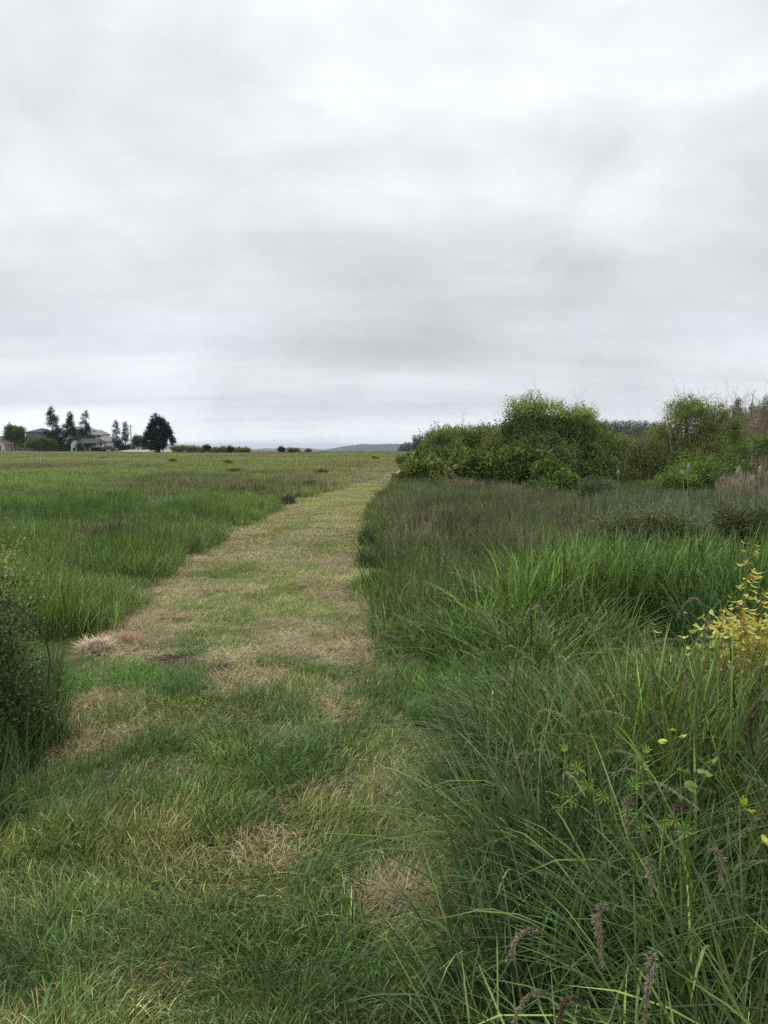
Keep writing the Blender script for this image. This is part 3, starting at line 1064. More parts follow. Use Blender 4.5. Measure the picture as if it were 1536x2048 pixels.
def grow(mb, p0, d0, L, r0, depth, rng, kids=3, C=(1, 1, 1), up=.15, wig=.18, shrink=.62, sides=5, ang=.6, tips=None):
    k = 6
    pts = [np.array(p0, float)]
    d = norm(np.array(d0, float))
    for _ in range(k - 1):
        d = norm(d + rng.normal(0, wig, 3) + np.array([0, 0, up * .3]))
        pts.append(pts[-1] + d * L / (k - 1))
    pts = np.array(pts)
    rad = np.linspace(r0, r0 * .45, k)
    mb.tube(pts, rad, sides if depth > 1 else 3, np.array(C) * np.exp(rng.normal(0, .12)))
    if tips is not None and depth <= 1:
        tips.append((pts[-1], d))
    if depth > 0:
        for i in range(kids):
            f = U(rng, 1, .3, .98)[0] if i else .97
            q = np.array([np.interp(f * (k - 1), np.arange(k), pts[:, j]) for j in range(3)])
            a = norm(rng.normal(size=3))
            nd = norm(d + a * ang)
            grow(mb, q, nd, L * shrink * U(rng, 1, .75, 1.15)[0], r0 * .5, depth - 1, rng, kids, C, up, wig, shrink, sides, ang, tips)


def shrub(name, label, cat, els, seed, n, leafL, leafW, C, C2, L=(.35, .8), nleaf=16, droop=.5, group=None, trunk=(.25, .22, .18), stems=6, big=False, up=.15, twigs=0, twigC=(1.6, 1.5, 1.35), top=None, upb=.25, var=.2, stem_r=.035, lobes=5, twigL=1.0):
    rng = np.random.default_rng(seed)
    els = [tuple(e) for e in els]
    extra = []
    for (a0, a1, a2, b0, b1, b2) in els:
        for _ in range(lobes):
            dd = norm(rng.normal(size=3) + np.array([0, -.35, .45]))
            q_ = U(rng, 1, .28, .50)[0]
            extra.append((a0 + dd[0] * b0 * .82, a1 + dd[1] * b1 * .82, a2 + dd[2] * b2 * .84, b0 * q_, b1 * q_, b2 * q_ * 1.05))
    e = np.array(els)
    els = els + extra
    cx, cy_ = (e[:, 0] * e[:, 3]).sum() / e[:, 3].sum(), (e[:, 1] * e[:, 3]).sum() / e[:, 3].sum()
    root = thing(name, (cx, cy_, float(hgt(cx, cy_))), label, cat, group)
    f = MB()
    p_, d_, k = on_ellipsoids(els, n, rng, upb=upb)
    mixf = np.clip(fbm(p_[:, 0] * 1.0 + 50, p_[:, 2] * 1.0 + p_[:, 1] * .5, .9, seed % 13) * 2.2 - .42, 0, 1)
    c = mixc(C, C2, mixf)
    Ls = U(rng, len(p_), *L)
    sprays(f, p_ - d_ * Ls[:, None] * .65, norm(d_ + rng.normal(0, .45, d_.shape) + np.array([0, 0, .25])), Ls, nleaf, leafL, leafW, c, rng, droop, 1.2, big, up, var)
    # inner foliage closes the crown
    pi_, di_, _ = on_ellipsoids(els, n // 2, rng, inner=(.35, .8))
    sprays(f, pi_, norm(di_ + rng.normal(0, .7, di_.shape)), U(rng, len(pi_), *L), max(6, nleaf // 2), leafL * 1.25, leafW * 1.35, np.asarray(C) * .95, rng, droop, 1.5, False, up, var)
    if top is not None:     # long loose shoots standing out of the top
        m, ln = top
        zz = p_[:, 2] + .0
        order = np.argsort(-(zz + rng.random(len(zz)) * .8))[:m]
        sprays(f, p_[order], norm(d_[order] * .8 + rng.normal(0, .3, (m, 3)) + np.array([0, 0, .9])), U(rng, m, ln * .4, ln), int(nleaf * 1.2), leafL, leafW, mixc(C2, C2, np.zeros(m)), rng, .35, 1.0, False, up, var)
    part(f, 'foliage', M_LEAF, root)
    for i in range(stems):
        b = MB()
        j = i % len(e)
        tgt = e[j, :3] + rng.normal(0, .35, 3) * e[j, 3:] + np.array([0, 0, e[j, 5] * .5])
        base = np.array([cx + (e[j, 0] - cx) * .45 + rng.normal(0, .12), cy_ + (e[j, 1] - cy_) * .45 + rng.normal(0, .12), float(hgt(cx, cy_)) - .05])
        pts = bezier(base, (base + tgt) / 2 + rng.normal(0, .15, 3) + np.array([0, 0, .3]), tgt, 8)
        b.tube(pts, np.linspace(stem_r, stem_r * .35, 8), 6, np.array(trunk) * 4)
        grow(b, pts[-3], norm(pts[-1] - pts[-3]), .8 * min(e[j, 5], 1.0 if stem_r > .02 else .35), stem_r * .4, 2, rng, 3, np.array(trunk) * 4)
        part(b, 'stem', M_BARK, root)
    if twigs:
        order = rng.choice(len(p_), twigs)
        for i in order:
            b = MB()
            grow(b, p_[i] - d_[i] * .3, norm(d_[i] + np.array([0, 0, 1.0]) + rng.normal(0, .3, 3)), U(rng, 1, .5, 1.2)[0] * twigL, .010 * twigL ** .8, 2, rng, 3, np.array(twigC) * 2, wig=.2, tips=None)
            part(b, 'dead_twig', M_BARK, root, label='bare grey dead twig')
    return root


def ell(px_, py__, Y, wpx, hpx, dy=None):
    """ellipsoid centred where the photo shows it, at distance Y, half sizes given in photo pixels"""
    c = P(px_, py__, Y)
    s_ = Y / FPX
    return (c[0], c[1], c[2], wpx * s_, (dy if dy is not None else wpx * s_ * .9), hpx * s_)


BR1, BR2 = (0.060, 0.100, 0.034), (0.27, 0.34, 0.14)
shrub('bramble_bush', 'low bramble mound in front of the green bushes, its left end beside the mown path', 'bush',
      [ell(856, 956, 29.5, 62, 44), ell(925, 942, 30.5, 70, 48), ell(815, 972, 29, 32, 24), ell(985, 965, 30.5, 60, 42), ell(895, 935, 31.5, 45, 34)],
      21, 3000, .14, .10, BR1, BR2, (.3, .65), 16, .7, up=.3, stems=8, var=.24)
shrub('bramble_bush', 'dark bramble mound rising under the tallest bush, right of the long low mound', 'bush',
      [ell(1040, 940, 30, 62, 50), ell(1095, 965, 29, 55, 42), ell(1010, 925, 31, 40, 36)],
      22, 1900, .14, .10, (0.045, 0.082, 0.028), (0.15, 0.205, 0.075), (.3, .65), 16, .7, up=.3, stems=6, var=.24)
shrub('bramble_bush', 'small leafy bramble spilling into the tall grass at the right end of the mounds', 'bush',
      [ell(1118, 985, 26.5, 36, 34), ell(1085, 1000, 26, 30, 22)],
      23, 750, .14, .10, (0.055, 0.11, 0.03), (0.13, 0.21, 0.065), (.25, .5), 16, .6, up=.3, stems=4, var=.22)
shrub('green_shrub', 'bright green rounded bush behind the bramble mound, nearest to the path bend', 'bush',
      [ell(885, 900, 36, 40, 34), ell(862, 922, 36, 30, 34), ell(925, 895, 37, 42, 34), ell(965, 895, 37, 40, 32)],
      24, 2600, .09, .045, (0.055, 0.100, 0.030), (0.18, 0.265, 0.080), (.5, 1.0), 18, .35, top=(70, .6), stems=7)
shrub('green_shrub', 'olive green bush in the dip between the rounded bush and the tallest one', 'bush',
      [ell(990, 905, 35, 42, 38), ell(1010, 890, 36, 40, 40)],
      25, 1300, .08, .04, (0.095, 0.13, 0.045), (0.16, 0.20, 0.075), (.4, .9), 16, .4, stems=5)
shrub('elder_tree', 'tallest bushy tree with feathery pale green top standing above the brambles', 'tree',
      [ell(1065, 870, 34, 66, 52), ell(1045, 850, 34, 42, 36), ell(1110, 860, 34.5, 50, 42), ell(1165, 895, 34, 55, 52), ell(1090, 920, 33, 85, 55), ell(1185, 935, 33, 60, 48)],
      26, 4600, .11, .045, (0.036, 0.070, 0.024), (0.140, 0.205, 0.062), (.5, 1.1), 20, .75, top=(230, 1.15), stems=11, stem_r=.06, twigs=10)
shrub('elder_tree', 'loose lighter shoots at the right shoulder of the tallest bushy tree', 'tree',
      [ell(1160, 865, 35.5, 42, 34), ell(1215, 905, 36, 42, 42)],
      27, 1000, .10, .042, (0.10, 0.17, 0.045), (0.19, 0.28, 0.08), (.5, 1.1), 18, .5, top=(90, .8), stems=6)
shrub('thicket_bush', 'brownish green thicket with bleached snags, between the tallest tree and the willow', 'bush',
      [ell(1255, 925, 37, 50, 48), ell(1290, 905, 38, 48, 42), ell(1235, 955, 35, 45, 34), ell(1300, 950, 36, 45, 36)],
      28, 2300, .085, .038, (0.075, 0.095, 0.035), (0.13, 0.165, 0.055), (.5, 1.0), 15, .4, twigs=12, stems=8)
shrub('willow_bush', 'large loose willow with dead grey twigs poking from its crown', 'tree',
      [ell(1385, 865, 36, 62, 52), ell(1350, 900, 35.5, 55, 50), ell(1430, 875, 37, 50, 52), ell(1400, 920, 35, 70, 50), ell(1365, 835, 36.5, 34, 30), ell(1420, 835, 36.5, 30, 28)],
      29, 3000, .10, .036, (0.070, 0.105, 0.032), (0.135, 0.185, 0.060), (.5, 1.1), 17, .3, top=(110, .7), twigs=34, stems=11, stem_r=.06)
shrub('low_green_bush', 'spreading fresh green bush low in front of the willow', 'bush',
      [ell(1385, 955, 27, 58, 28), ell(1350, 965, 26.5, 45, 24), ell(1430, 962, 27, 42, 24)],
      30, 1700, .085, .036, (0.070, 0.135, 0.032), (0.14, 0.235, 0.055), (.4, .8), 16, .35, stems=5)
shrub('low_green_bush', 'dark green bush right of the spreading one, beside the dry reeds', 'bush',
      [ell(1478, 965, 27, 34, 32), ell(1450, 945, 28, 34, 26)],
      31, 900, .085, .036, (0.055, 0.095, 0.03), (0.10, 0.165, 0.045), (.4, .8), 16, .35, stems=4)
shrub('low_green_bush', 'green bush against the bare trees, above the pale reeds at the right edge', 'bush',
      [ell(1505, 895, 46, 36, 22), ell(1550, 890, 46, 40, 26), ell(1470, 905, 44, 36, 30)],
      32, 1300, .10, .05, (0.075, 0.125, 0.04), (0.12, 0.18, 0.055), (.5, .9), 14, .35, stems=5)
shrub('olive_bush', 'brownish low bush on the rim of the field where the path bends', 'bush',
      [ell(808, 922, 62, 14, 8), ell(822, 920, 62, 12, 8)],
      33, 420, .12, .06, (0.085, 0.085, 0.045), (0.12, 0.12, 0.06), (.3, .6), 12, .3, stems=3)
# dark low bushes standing in the rushes
shrub('sedge_bush', 'dark low bush in the rushes just behind the bright reed grass', 'bush',
      [ell(1285, 1052, 10.4, 60, 24), ell(1225, 1060, 10.6, 44, 20), ell(1340, 1055, 10.2, 44, 20)],
      34, 1000, .055, .014, (0.070, 0.098, 0.050), (0.12, 0.15, 0.080), (.15, .35), 14, .1, stems=6, twigs=10, stem_r=.01, twigL=.35)
shrub('sedge_bush', 'dark low bush in the rushes near the right edge, behind the yellow plant', 'bush',
      [ell(1470, 1055, 9.6, 40, 34), ell(1520, 1065, 9.4, 40, 30)],
      35, 900, .055, .014, (0.065, 0.092, 0.048), (0.11, 0.14, 0.075), (.15, .35), 14, .1, stems=6, twigs=12, stem_r=.01, twigL=.35)
shrub('rush_shrub', 'grey green scrubby bush under the taller bushes at the back of the rushes', 'bush',
      [ell(1190, 985, 20.5, 36, 22), ell(1230, 1000, 20, 30, 16)],
      36, 700, .07, .02, (0.06, 0.085, 0.05), (0.09, 0.115, 0.07), (.2, .4), 14, .1, stems=4, stem_r=.015)

# left scrub
root_l = shrub('scrub_bush', 'twiggy dark scrub bush at the left edge beside the lawn', 'bush',
      [(-2.10, 4.15, .72, .16, .30, .28), (-2.22, 4.0, .42, .28, .40, .38), (-2.04, 4.02, .36, .17, .32, .28), (-2.32, 4.3, .80, .22, .3, .22), (-1.97, 4.2, .16, .17, .28, .16)],
      41, 1500, .026, .014, (0.052, 0.082, 0.032), (0.135, 0.185, 0.060), (.12, .36), 14, .1, stems=12, lobes=5, top=(90, .40), twigs=48, twigC=(.62, .58, .5), stem_r=.008, twigL=.22)


def bare_tree(label, x, ytop, Y, seed, group, lean=0.0, C=(2.6, 2.5, 2.3), r0=None, depth=3, name='bare_tree', cat='tree', kids=4):
    rng = np.random.default_rng(seed)
    X = PX(x, Y)
    H = PZ(ytop, Y)
    z0 = float(hgt(X, Y))
    root = thing(name, (X, Y, z0), label, cat, group)
    b = MB()
    k = 10
    pts = np.array([X, Y, z0 - .05]) + np.stack([np.linspace(0, lean * H, k) + np.cumsum(rng.normal(0, .022 * H / 4, k)), np.cumsum(rng.normal(0, .02 * H / 4, k)), np.linspace(0, H - z0, k)], -1)
    r0 = r0 or .015 * H + .015
    b.tube(pts, np.linspace(r0, r0 * .2, k), 7, C)
    part(b, 'trunk', M_BARK, root)
    for i in range(int(4 + H * 1.6)):
        b = MB()
        f = U(rng, 1, .28, .96)[0]
        q = np.array([np.interp(f * (k - 1), np.arange(k), pts[:, j]) for j in range(3)])
        a = rng.random() * 6.28
        grow(b, q, (np.cos(a) * .6, np.sin(a) * .6, 1.0), H * .24 * (1.15 - f), r0 * .34 * (1.2 - f), depth - 1, rng, kids - 1, C, up=.25, wig=.13, ang=.5)
        part(b, 'branch', M_BARK, root)
    return root


shrub('grey_thicket', 'grey green twiggy wood filling the right edge behind the dead trees', 'thicket',
      [ell(1475, 855, 58, 34, 40), ell(1515, 850, 58, 38, 44), ell(1560, 850, 58, 38, 46), ell(1445, 880, 57, 30, 30), ell(1500, 885, 56, 50, 26)],
      37, 1500, .14, .05, (0.075, 0.088, 0.058), (0.12, 0.135, 0.085), (.5, 1.2), 12, .3, stems=9, twigs=60, twigC=(1.5, 1.4, 1.25), twigL=1.8)
bt = [(1466, 838, 48, 'bare grey brown saplings just right of the willow, leftmost one'), (1486, 826, 50, 'bare grey brown tree between the short pale one and the forked one'),
      (1498, 815, 47, 'grey bare stem just left of the tallest dead tree'), (1509, 828, 48, 'thin grey brown stem just right of the tallest dead tree'), (1519, 820, 47, 'bare grey stem beside the leaning dead tree'), (1529, 808, 52, 'bare grey brown tree second from the right edge'),
      (1478, 845, 52, 'short bare pale tree at the left end of the dead tree row'),
      (1492, 800, 54, 'slim bare tree with a forked grey top, second of the dead trees'),
      (1503, 785, 50, 'tallest bare pale tree near the right edge'),
      (1514, 812, 52, 'leaning bare grey tree right of the tallest dead one'),
      (1524, 798, 55, 'thin bare tree close to the right edge of the photo'),
      (1533, 822, 50, 'pale broken trunk cut by the right edge')]
for i, (a, t_, Y, lb) in enumerate(bt):
    bare_tree(lb, a, t_, Y, 60 + i, 'bare dead trees at the right edge', lean=[-.05, .04, -.03, .07, -.06, .02][i % 6], C=(1.6, 1.45, 1.3) if i < 6 else (2.3, 2.2, 2.0), depth=4 if i < 6 else 3)
bare_tree('bleached crooked snag rising from the thicket, tall curved one', 1295, 838, 36, 71, 'bleached snags in the thicket', lean=-.30, C=(3.6, 3.4, 3.1), depth=2, name='dead_snag', cat='dead tree', kids=3)
bare_tree('bleached forked snag low in the thicket, left one', 1250, 868, 35.5, 72, 'bleached snags in the thicket', lean=.05, C=(3.8, 3.6, 3.3), depth=3, name='dead_snag', cat='dead tree', kids=4)
bare_tree('grey dead stem leaning in the right half of the willow', 1352, 805, 35, 73, 'bleached snags in the thicket', lean=-.12, C=(2.6, 2.5, 2.3), depth=3, name='dead_snag', cat='dead tree', kids=4)


def conifer(name, label, x, ytop, Y, halfpx, seed, group=None, C=(0.026, 0.044, 0.025), gap=.18, dense=1.0, base=.12, trunkC=(.9, .85, .8), lean=0.0, zb=None, droop=.35, leafL=.85, ragged=.35, extra=()):
    rng = np.random.default_rng(seed)
    X = PX(x, Y)
    z0 = float(hgt(X, Y)) if zb is None else zb
    H = PZ(ytop, Y) - z0
    Rm = halfpx * Y / FPX
    root = thing(name, (X, Y, z0), label, 'tree', group)
    b = MB()
    k = 12
    tp = np.array([X, Y, z0 - .1]) + np.stack([np.linspace(0, lean * H, k) + np.cumsum(rng.normal(0, .004 * H, k)), np.zeros(k), np.linspace(0, H, k)], -1)
    b.tube(tp, np.linspace(.016 * H + .03, .02, k), 7, trunkC)
    f = MB()
    nb = int(70 * dense)
    h = base + (1 - base) * (np.arange(nb) + rng.random(nb)) / nb
    # uneven limb lengths by height and side
    az = rng.random(nb) * 2 * np.pi
    prof = (1.08 - h) ** .95 * 1.12
    ln = Rm * prof * (1 - ragged + 2 * ragged * vnoise(h * 7 + seed, np.cos(az) * 1.5 + seed)) * U(rng, nb, .7, 1.12)
    keep = vnoise(h * 9 + seed * 2.1, np.cos(az) * 1.2 + 3) > gap
    h, az, ln = h[keep], az[keep], np.maximum(ln[keep], .25 * leafL)
    br = b
    for hh, a, l_ in zip(h, az, ln):
        q = np.array([np.interp(hh * (k - 1), np.arange(k), tp[:, j]) for j in range(3)])
        o_ = np.array([np.cos(a), np.sin(a), 0])
        pts = bezier(q, q + o_ * l_ * .5 + np.array([0, 0, .10 * l_]), q + o_ * l_ + np.array([0, 0, -droop * l_ + .12 * l_]), 6)
        br.tube(pts, np.linspace(.02 + .008 * l_, .01, 6), 3, trunkC)
        m = max(6, int(l_ / leafL * 11))
        t = U(rng, m, .18, 1.02)
        pp = np.stack([np.interp(t * 5, np.arange(6), pts[:, j]) for j in range(3)], -1) + rng.normal(0, .12 * leafL + .05 * l_, (m, 3)) * np.array([1, 1, .6])
        dd = norm(o_ * .5 + rng.normal(0, .55, (m, 3)) + np.array([0, 0, -.12]))
        sprays(f, pp, dd, leafL * U(rng, m, .5, 1.1), 7, leafL * .45, leafL * .20, np.asarray(C) * np.exp(rng.normal(0, .22, (m, 1))), rng, .3, .9, False, .0, .25)
    part(br, 'trunk', M_BARK, root)
    part(f, 'crown', M_NEEDLE, root)
    return root


YB = 262
CG = 'tall conifers by the houses'
conifer('pine_tree', 'tallest ragged pine on the left, between the dark roofed house and the long brown roof', 105, 814, YB - 3, 24, 80, CG, gap=.36, ragged=.55, dense=1.25, droop=.1)
conifer('pine_tree', 'narrow pine in front of the large pale house, middle one of the three tall pines', 140, 821, YB - 4, 21, 81, CG, gap=.36, ragged=.55, dense=1.25, droop=.1)
conifer('pine_tree', 'dark pine just behind the dark carport roof, rightmost of the three tall pines', 173, 822, YB + 6, 20, 82, CG, gap=.36, ragged=.55, dense=1.25, droop=.1)
conifer('pine_tree', 'thin open pine right of the parked car, left one of a pair', 234, 841, YB - 6, 14, 83, CG, gap=.32, dense=.75, droop=.1)
conifer('pine_tree', 'thin pine beside the utility pole, right one of a pair', 252, 844, YB - 6, 13, 84, CG, gap=.32, dense=.75, droop=.1)

# the single dark dense tree
rng = np.random.default_rng(90)
Yd = 205
root = thing('cypress_tree', (PX(317, Yd), Yd, 0.0), 'single dense black green tree with a spiky top standing alone in the field', 'tree')
b = MB()
for i in range(7):
    a = rng.random() * 6.28
    b.tube(bezier((PX(317, Yd) + rng.normal(0, .25), Yd + rng.normal(0, .2), -.1), (PX(317, Yd), Yd, 2.2), (PX(317, Yd) + np.cos(a) * 1.5, Yd + np.sin(a) * 1.4, 6.2), 8), np.linspace(.22, .05, 8), 6)
part(b, 'trunk', M_BARK, root)
f = MB()
els = [ell(a_, b_, Yd, w_, h_) for a_, b_, w_, h_ in ((314, 892, 19, 7), (317, 878, 18, 19), (306, 868, 9, 16), (327, 870, 9, 16), (299, 860, 3, 11), (305, 848, 3, 14), (312, 843, 3.2, 14), (320, 847, 3, 14),
       (327, 851, 3, 13), (334, 858, 3, 12), (340, 869, 3.6, 11), (293, 874, 4, 9), (345, 882, 4, 7), (289, 884, 4, 5), (316, 840, 1.8, 9))]
p_, d_, _ = on_ellipsoids(els, 2600, rng)
sprays(f, p_, norm(d_ * .6 + np.array([0, 0, 1.0]) + rng.normal(0, .3, d_.shape)), U(rng, len(p_), .35, .85), 9, .34, .13, (0.016, 0.027, 0.018), rng, .05, .9, False, .5, .25)
p_, d_, _ = on_ellipsoids(els, 1500, rng, inner=(.2, .8))
sprays(f, p_, norm(rng.normal(size=p_.shape)), .9, 9, .5, .3, (0.015, 0.024, 0.016), rng)
part(f, 'crown', M_NEEDLE, root)

shrub('broadleaf_tree', 'round leafy tree at the far left among the low houses', 'tree',
      [ell(28, 866, 258, 17, 15), ell(40, 872, 258, 12, 13), ell(16, 872, 258, 9, 10), ell(46, 884, 258, 9, 8)], 91, 1100, .42, .24, (0.05, 0.085, 0.034), (0.10, 0.15, 0.06), (.8, 1.8), 12, .3, stems=6, stem_r=.18)
shrub('broadleaf_tree', 'small round tree right of the utility pole by the gravel bank', 'tree',
      [ell(276, 880, 256, 10, 9), ell(283, 888, 256, 8, 6), ell(270, 888, 256, 6, 6)], 92, 500, .38, .2, (0.04, 0.065, 0.03), (0.08, 0.115, 0.05), (.6, 1.4), 11, .3, stems=4, stem_r=.12)
for i, (a, yy, w_, h_, lb) in enumerate([(62, 889, 12, 7, 'green hedge shrub in front of the brown house wall'), (84, 885, 13, 9, 'tall leafy shrub at the foot of the tallest ragged pine'),
                                         (104, 888, 11, 7, 'dark shrub between the brown house and the long brown roof'), (160, 894, 6, 5, 'small shrub under the left end of the carport')]):
    shrub('garden_shrub', lb, 'shrub', [ell(a, yy, 254, w_, h_), ell(a + w_ * .5, yy + 2, 254, w_ * .6, h_ * .7)], 93 + i, 420, .36, .2, (0.06, 0.095, 0.04), (0.11, 0.15, 0.06), (.5, 1.2), 10, .3, group='shrubs in front of the houses', stems=3, stem_r=.08)

# ---- low bushes along the far rim of the field
rim = [(352, 897, 9, 5), (368, 896, 10, 6), (384, 897, 8, 4), (402, 898, 11, 4), (414, 895, 6, 6), (430, 899, 9, 3), (447, 898, 9, 4), (461, 897, 6, 5), (478, 899, 9, 3), (492, 899, 7, 3), (563, 898, 5, 4), (582, 900, 5, 3), (594, 901, 5, 3), (616, 902, 4, 2)]
RL = ['first low bush right of the lone dark tree', 'second bush right of the lone dark tree', 'flat bush in the left half of the rim hedge', 'wide flat bush in the rim hedge', 'upright bush in the middle of the rim hedge', 'thin low bush in the rim hedge', 'grassy bush right of the middle of the rim hedge',
      'small dark pointed bush in the rim hedge', 'pale low bush near the right end of the rim hedge', 'last bush at the right end of the rim hedge', 'darkest lone bush on the open horizon', 'small lone bush right of the darkest one on the horizon', 'smaller lone bush beside it, third on the horizon', 'tiny bush farthest right on the open horizon']
for i, (a, yy, w_, h_) in enumerate(rim):
    shrub('rim_bush', RL[i], 'bush', [ell(a, yy + 1.5, 188, w_, h_ * .75), ell(a + w_ * .5, yy + 2, 188, w_ * .6, h_ * .6)], 110 + i, 200, .30, .15,
          (0.11, 0.14, 0.07) if i not in (4, 7, 10) else (0.03, 0.045, 0.022), (0.15, 0.17, 0.08) if i not in (4, 7, 10) else (0.05, 0.07, 0.03), (.3, .8), 10, .2, group='low bushes along the far rim of the field', stems=2, stem_r=.05)

# ---- darker clumps in the field
fc = [(470, 948, 14, 6, 'dark green clump in the middle of the field, far half'), (642, 948, 11, 7, 'round dark green clump left of the far path'), (620, 972, 9, 6, 'small spiky weed clump near the left of the far path'),
      (500, 988, 34, 9, 'wide dark rush patch beside the path'), (430, 1015, 36, 9, 'brownish rush patch nearer the camera, left of the path'), (115, 1006, 26, 9, 'dark rush patch at the left of the field'),
      (225, 1006, 18, 9, 'rush patch right of the leftmost one'), (235, 1078, 32, 12, 'brownish rush patch in the near field'), (205, 918, 9, 2, 'flat dark green clump far off below the carport'), (575, 1002, 12, 6, 'rush clump on the very rim of the path')]
for i, (a, yy, w_, h_, lb) in enumerate(fc):
    gp = G(a, yy + h_ * .8)
    Y = gp[1]
    s_ = Y / FPX
    rng = np.random.default_rng(140 + i)
    z0 = float(hgt(gp[0], Y))
    b = MB()
    n = int(200 + 12 * w_)
    bx = np.clip(rng.normal(0, .5, n), -1.2, 1.2) * w_ * s_
    base = np.stack([bx, rng.normal(0, .5, n) * max(.35, w_ * s_ * 1.0), np.zeros(n)], -1)
    hh = max(.36, h_ * s_ + .34) * (.55 + .75 * fbm(bx * 1.5 + 9, base[:, 1] * 1.5, .8, i)) * U(rng, n, .35, 1.0)
    c = {0: (0.035, 0.08, 0.03), 1: (0.04, 0.085, 0.03), 2: (0.035, 0.07, 0.025)}.get(i, (0.045, 0.058, 0.032))
    c2 = (0.105, 0.09, 0.065) if i > 2 and i != 8 else c
    C_ = mixc(c, c2, (rng.random(n) < .45) * 1.0) * np.exp(rng.normal(0, .2, (n, 1)))
    b.blades(base, rng.random(n) * 6.28, hh, U(rng, n, .5, 1.0) * max(.008, .0011 * Y), np.radians(U(rng, n, 0, 18)), np.radians(U(rng, n, 0, 35)), C_, 4, rng=rng)
    o = b.obj('rush_clump', M_DRY)
    o.location = (gp[0], Y, z0)
    tag(o, lb, 'grass clump', 'dark clumps in the left field')
for i, (a, yy, lb) in enumerate([(345, 926, 'yellow flowering weed patch left of centre in the far field'), (456, 931, 'yellow flowering weed patch right of the other, nearer the path'), (750, 919, 'yellowish weed patch by the far bend of the path')]):
    gp = G(a, yy + 3)
    rng = np.random.default_rng(160 + i)
    root = thing('yellow_weed', (gp[0], gp[1], float(hgt(gp[0], gp[1]))), lb, 'weed', 'yellow weeds in the far field')
    w_ = gp[1] / FPX * 7
    f = MB()
    p_, d_, _ = on_ellipsoids([(gp[0], gp[1], .22, w_, w_ * .8, .22)], 130, rng)
    sprays(f, p_, norm(d_ + np.array([0, 0, 1])), .35, 8, .12, .06, (0.10, 0.17, 0.03), rng)
    part(f, 'foliage', M_LEAF, root)
    f = MB()
    p_[:, 2] += .18
    sprays(f, p_[p_[:, 2] > .42], np.array([[0, 0, 1.]]) + 0 * p_[p_[:, 2] > .42], .12, 8, .08, .06, (0.30, 0.32, 0.05), rng)
    part(f, 'flowers', M_LEAF, root)

# ================================================================== cattails
def cattail(x, ytop, Y, seed, lb, lean=0., L=.16):
    rng = np.random.default_rng(seed)
    X, H = PX(x, Y), PZ(ytop, Y)
    z0 = float(hgt(X, Y))
    root = thing('cattail', (X - lean * H, Y, z0), lb, 'cattail', 'dry cattails above the rushes')
    top = np.array([X, Y, H])
    base = np.array([X - lean * H, Y, z0 - .03])
    b = MB()
    b.tube(bezier(base, (base + top) / 2 + np.array([.02, 0, 0]), top, 8), np.linspace(.009, .006, 8), 6, (2.2, 2.4, 2.2))
    part(b, 'stalk', M_BARK, root)
    d = norm(top - base)
    k = 9
    t = np.linspace(0, 1, k)
    prof = np.array([.35, .9, 1.15, 1.0, 1.2, .95, 1.05, .7, .15]) * .021
    b = MB()
    b.tube(top - d * L * (1 - t[:, None]) + rng.normal(0, .003, (k, 3)), prof, 8, (3.0, 3.15, 3.0))
    m = 90
    pp = top - d * L * rng.random((m, 1)) + rng.normal(0, .009, (m, 3))
    b.diamonds(pp, rng.normal(size=(m, 3)), rng.normal(size=(m, 3)), .035, .012, np.array((3.3, 3.5, 3.5)) * np.exp(rng.normal(0, .15, (m, 1))))
    part(b, 'seed_head', M_BARK, root)


for i, (a, t_, Y, ln_, lb) in enumerate([(1378, 927, 14, .02, 'pale fluffy cattail standing alone left of the others, the taller of two stalks'), (1367, 942, 14, -.05, 'thin headed stalk just left of the lone tall cattail'),
                                         (1476, 935, 13.4, -.01, 'leftmost cattail of the cluster in front of the dry reeds'), (1480, 932, 13.6, .03, 'tallest cattail of the cluster in front of the dry reeds'),
                                         (1485, 943, 13.2, .06, 'fat headed cattail at the right of the cluster'), (1522, 931, 13.8, .06, 'single cattail near the right edge of the photo'),
                                         (1508, 950, 13.0, -.04, 'short cattail between the cluster and the single one'), (1238, 940, 15, .03, 'broken pale stalk in front of the thicket'),
                                         (1448, 953, 14.5, -.06, 'thin grey stalk left of the cattail cluster')]):
    cattail(a, t_, Y, 180 + i, lb, ln_, L=.17 if i not in (1, 7, 8) else .07)

# ================================================================== foreground weeds
def seed_stalk(lb, base, mid, top, seed, C, nb=34, blen=.055, sd=.0075, frac=.62, spread=.028, w=.0016):
    rng = np.random.default_rng(seed)
    base = np.array(base, float)
    base[2] = float(hgt(base[0], base[1]))
    root = thing('seed_head_grass', tuple(base), lb, 'grass stalk', 'seed head grass stalks in the foreground')
    pts = bezier(base, np.array(mid) * 1.0, top, 22)
    b = MB()
    b.tube(pts, np.linspace(w, w * .45, 22), 4, (0.09, 0.13, 0.05))
    for f_ in (.25, .45):
        q = pts[int(22 * f_)]
        b.blades(q[None], rng.random(1) * 6.28, np.array([.24]), np.array([.005]), np.array([.4]), np.array([1.2]), np.array([[0.06, 0.11, 0.03]]), 6, rng=rng)
    part(b, 'stem', M_DRY, root)
    b = MB()
    panicle(b, pts[int(22 * frac):], rng, spread, nb, blen, sd, C, 10)
    part(b, 'panicle', M_DRY, root)


PUR, TAN, DRK = (0.30, 0.265, 0.185), (0.36, 0.32, 0.24), (0.15, 0.11, 0.07)
